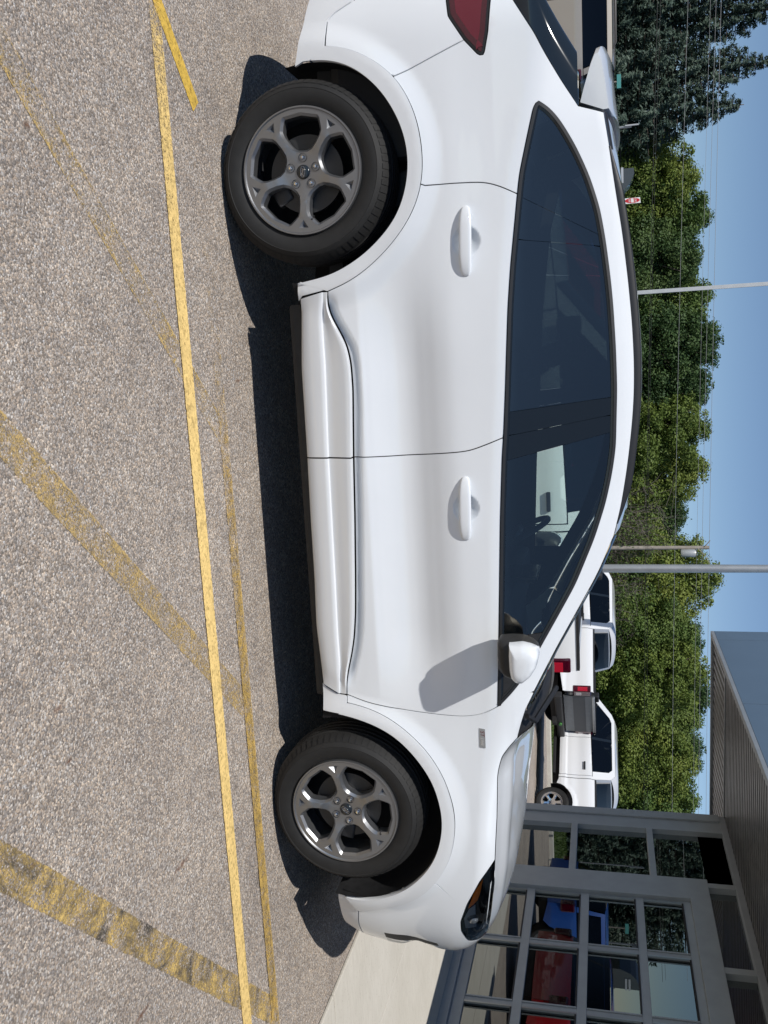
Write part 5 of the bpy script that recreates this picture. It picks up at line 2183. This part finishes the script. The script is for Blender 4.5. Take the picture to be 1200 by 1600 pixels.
def wagon(name, label, cat, loc, head, d, paint, wset, R, group=None, rack=False):
    """closed five-door body; d holds its main measures"""
    root = empty(name, label, cat, loc, head, group)
    W, T, F, wb, zb, zr = d['W'], d['tail'], d['front'], d['wb'], d['belt'], d['roof']
    xw0, xw1 = d['ws_base'], d['ws_top']

    def w_(x, z):
        y = W
        if z < .45:
            y -= .25 * (.45 - z)
        t = z - zb
        if t > 0:
            y -= .015 + .24 * t + .12 * t * t
        elif t > -.15:
            y -= .7 * (t + .15) ** 2
        f = (x - (F - .75)) / .75
        if f > 0:
            y -= .26 * f * f
        f = (T + .35 - x) / .35
        if f > 0:
            y -= .07 * f * f
        return y

    def sf(x, z):
        return Vector((x, -w_(x, z), z))
    hd = dict(sp=.09, gap=.004, flange=.02, rim=.006)
    a = lambda cx: arch(cx, R, R + .06, 165, 15)
    x1, x2 = d['pillars']
    hz = zb - .10
    panel('rear_quarter', [(T, .42), (-.5, .32)] + a(0) + [(x1 - .35, .30), (x1 - .35, zb), (T + .05, zb), (T, zb - .2)], sf, paint, root, **hd)
    panel('rear_door', [(x1 - .345, .30), (x2, .30), (x2, zb), (x1 - .345, zb)], sf, paint, root, **hd)
    panel('front_door', [(x2 + .005, .30), (wb - .62, .30), (xw0 - .32, zb), (x2 + .005, zb)], sf, paint, root, **hd)
    panel('front_fender', [(wb - .615, .30)] + a(wb) + [(F - .15, .32), (F, .50), (F, zb - .28), (F - .25, zb - .16), (xw0, zb), (xw0 - .315, zb)], sf, paint, root, **hd)
    panel('roof_frame', [(T + .05, zb + .004), (T + .16, zb + .004), (T + .30, zr - .10), (xw1 - .25, zr - .10), (xw0 - .22, zb + .004), (xw0, zb + .004), (xw1 + .02, zr - .01), (T + .25, zr - .01)], sf, paint, root, **hd)
    gk = dict(sp=.12, gap=.002, flange=0, rim=.004, off=-.008)
    top = zr - .105
    for nm, q in (('quarter_glass', [(T + .17, zb), (x1 - .38, zb), (x1 - .38, top), (T + .31, top)]), ('window_glass', [(x1 - .34, zb), (x2 - .02, zb), (x2 - .02, top), (x1 - .34, top)]), ('window_glass', [(x2 + .04, zb), (xw0 - .24, zb), (xw1 - .26, top), (x2 + .04, top)])):
        panel(nm, q, sf, DKGLASS, root, **gk)
    for q in ((x1 - .38, x1 - .34), (x2 - .02, x2 + .04)):
        panel('pillar_cover', [(q[0], zb), (q[1], zb), (q[1], top), (q[0], top)], sf, GLOSSB, root, sp=.1, gap=0, flange=.01, rim=.004, off=-.004)
    E3 = lambda pts: [(x, -w_(x, z), z) for x, z in pts]
    span_l(E3([(T + .22, zr - .012), (T + .6, zr), (xw1 - .3, zr), (xw1 + .02, zr - .012)]), .05, paint, 'roof', root)
    span_l(E3([(xw1 + .02, zr - .012), (xw0, zb)]), .05, DKGLASS, 'windscreen', root, .12, ref=(1, 0, 1))
    span_l(E3([(xw0 - .02, zb - .002), (F - .25, zb - .16), (F - .02, zb - .28)]), .08, paint, 'bonnet', root, .06)
    span_l(E3([(F, zb - .28), (F, .45)]), .0, paint, 'front_bumper', root, .16, ref=(1, 0, 0))
    span_l(E3([(T + .05, zb), (T + .22, zr - .012)]), .0, DKGLASS, 'rear_window', root, -.08, ref=(-1, 0, 0))
    span_l(E3([(T, .42), (T, zb - .2), (T + .05, zb)]), .0, paint, 'tailgate', root, -.08, ref=(-1, 0, 0))
    b = lambda nm, p, q, M, bev=.01, par=root: MB().box(p, q, bev).build(nm, M, par)
    for s_ in (-1, 1):
        ty = s_ * (W - .075)
        b('taillight', (T - .03, ty - .10, zb - .32), (T + .16, ty + .068, zb - .03), REDL, .03)
        b('headlight', (F - .28, s_ * (W - .26) - .12, zb - .36), (F - .04, s_ * (W - .26) + .10, zb - .24), LENS, .03)
        for hx in (x1 - .22, x2 + .14):
            b('handle', (hx, s_ * (W - .005) - .012, hz - .02), (hx + .20, s_ * (W - .005) + .022, hz + .018), paint, .01)
        b('door_mirror', (xw0 - .42, s_ * (W + .10) - .10, zb + .01), (xw0 - .28, s_ * (W + .10) + .08, zb + .16), paint, .03)
        if rack:
            MB().tube([(T + .5, s_ * (W - .26), zr - .0), (T + .6, s_ * (W - .26), zr + .05), (xw1 - .5, s_ * (W - .26), zr + .05), (xw1 - .4, s_ * (W - .26), zr)], .018, 6).build('roof_rack', DARKM, root, True)
    b('underbody', (T + .1, -W + .25, .22), (F - .2, W - .25, .40), BLACKP, .02)
    b('seat_row', (x1 - .25, -.6, .5), (x1 - .08, .6, 1.25), SEATM, .05)
    b('seat_row', (x2 + .1, -.6, .5), (x2 + .28, .6, 1.25), SEATM, .05)
    b('cabin_floor', (T + .2, -W + .12, .40), (xw0, W - .12, .46), TRIMI, 0)
    b('dashboard', (xw0 - .35, -W + .15, .5), (xw0 + .1, W - .15, zb - .02), TRIMI, .04)
    liners(root, wb, W, R, R + .07)
    put_wheels(root, wset, wb, W - .03, R)
    return root


def at_depth(x, y, t):
    return CC + pxray(x, y) * t


GATE = speckle(mat('tailgate_grey', (.13, .14, .15), .35, .6), .1, 10)
# small pickup in the next bay, facing the other way
Y1, TX = 3.5, pxplane(880, 1050, 1, 3.5).x
pickup('small_pickup', 'white small pickup right behind the car, black door handles, seen through its windows', (TX - .92 * .84, Y1 + .985 * .92, gz(4.3)), math.pi, .84, .92, .905, TWHITE, WH_S, .362, 'parked pickups', tail=-.92, handle=BLACKP, cover=True)
# two large pickups nosed in at an angle
a2 = rad(90 + 36)
tl2 = at_depth(905, 1082, 20.6)
g2 = gz(tl2.y)
Lf = Vector((-math.sin(a2), math.cos(a2), 0))
Hd = Vector((math.cos(a2), math.sin(a2), 0))
o2 = Vector((tl2.x, tl2.y, 0)) + Hd * 1.20 - Lf * .96
pickup('large_pickup', 'white large pickup with a grey tailgate turned towards the camera', (o2.x, o2.y, g2), a2, 1, 1, 1, TWHITE, WH_T, .405, 'parked pickups', gate=GATE, handle=DARKM)
w3 = pxplane(838, 1251, 2, gz(16))
a3 = rad(90 + 35)
w3 = at_depth(838, 1251, 20.9)
Lf = Vector((-math.sin(a3), math.cos(a3), 0))
o3 = Vector((w3.x, w3.y, 0)) - Lf * .97
pickup('large_pickup', 'white large pickup with chrome wheels partly hidden by the showroom corner', (o3.x, o3.y, gz(w3.y)), a3, 1, 1, 1, TWHITE, WH_T, .405, 'parked pickups', handle=DARKM)

# beige van at the picture's top edge
wv = pxplane(850, 44, 1, 13.2)
wagon('beige_van', 'pewter beige tall wagon parked beyond the rear window of the white car', 'van', (wv.x, 13.2 + 1.0, gz(14.2)), math.pi, dict(W=1.0, tail=-.92, front=4.0, wb=3.02, belt=1.40, roof=1.93, ws_base=3.05, ws_top=2.35, pillars=(.80, 1.80)), BEIGE, WH_S, .36, None, True)
# cars farther along the lot, seen in the showroom glass
wagon('red_car', 'red car parked beyond the small pickup, showing in the showroom glass', 'car', (1.6, 8.6, gz(9)), math.pi, dict(W=.90, tail=-.9, front=3.5, wb=2.65, belt=1.0, roof=1.60, ws_base=2.65, ws_top=1.85, pillars=(.70, 1.50)), REDP, WH_S, .345)
wagon('blue_car', 'blue car parked far behind the white car, showing in the showroom glass', 'car', (.2, 13.2, gz(13)), math.pi, dict(W=.90, tail=-.9, front=3.5, wb=2.65, belt=1.0, roof=1.58, ws_base=2.65, ws_top=1.85, pillars=(.70, 1.50)), BLUEP, WH_S, .345)

# ------------------------------------------------------------------ signs
y = 20.5
c0 = pxplane(988, 313.5, 1, y)
sg = empty('do_not_enter_sign', 'white and red do not enter sign turned half away, above the car roof', 'sign', (c0.x, y, gz(y)), rad(-62))
h0 = c0.z - gz(y)
MB().box((-.025, .006, 0), (.025, .036, h0 + .16), .004).build('post', GALV, sg)
MB().box((-.20, -.003, h0 - .20), (.20, .003, h0 + .20), .002).build('plate', mat('sign_white', (.78, .78, .77), .5), sg)
mb = MB()
mb.lathe([(.001, -.0045), (.185, -.0045), (.185, -.0035)], 40)
mb.build('red_disc', mat('sign_red', (.50, .02, .03), .5), sg, False, (0, 0, h0))
MB().box((-.15, -.0075, h0 - .032), (.15, -.0055, h0 + .032)).build('white_bar', MATS['sign_white'], sg)
for tx, dz in (('DO NOT', .075), ('ENTER', -.075)):
    text_mesh(tx, .072, MATS['sign_white'], 'lettering', sg, Matrix.Translation((0, -.006, h0 + dz)) @ R_)
y = 19.0
c0 = pxplane(980, 196, 1, y)
sg = empty('narrow_sign', 'narrow grey sign on a post seen edge-on against the spruces', 'sign', (c0.x, y, gz(y)), rad(-75))
h0 = c0.z - gz(y)
MB().tube([(0, .03, 0), (0, .03, h0 + .1)], .028, 8).build('post', GALV, sg, True)
MB().box((-.17, -.01, h0 - .05), (.17, .01, h0 + .26), .004).build('plate', GALV2, sg)
y = 22.6
c0 = pxplane(967, 127, 1, y)
sg = empty('street_sign', 'small teal sign on a post above the beige van', 'sign', (c0.x, y, gz(y) + .05), 0)
h0 = c0.z - gz(y) - .05
MB().tube([(0, .02, 0), (0, .02, h0 + .06)], .022, 8).build('post', WOOD, sg, True)
MB().box((-.18, -.006, h0 - .055), (.18, .006, h0 + .055), .003).build('plate', mat('teal_sign', (.08, .32, .30), .5), sg)
# sloping grey cabinet behind the roof
y = 15.0
q = [pxplane(x_, y_, 1, y) for x_, y_ in ((960, 263), (990, 262), (991, 271), (985, 285), (975, 297), (960, 305))]
c0 = q[0]
bt = gz(y)
cb = empty('equipment_cabinet', 'dark grey sloping topped cabinet just showing over the car roof', 'cabinet', (c0.x, y, bt))
prof = [(p.x - c0.x, p.z - bt) for p in q[1:5]]
MB().prism([(prof[0][0], 0)] + prof + [(prof[-1][0] + .10, prof[-1][1] - .25), (prof[-1][0] + .10, 0)], 0, .7).build('body', GREYP, cb)
for zz in (.30, .22):
    z0 = prof[0][1] - zz
    MB().box((.0, -.012, z0 - .025), (.30, .0, z0 + .02), .003).build('pale_strip', GALV2, cb)
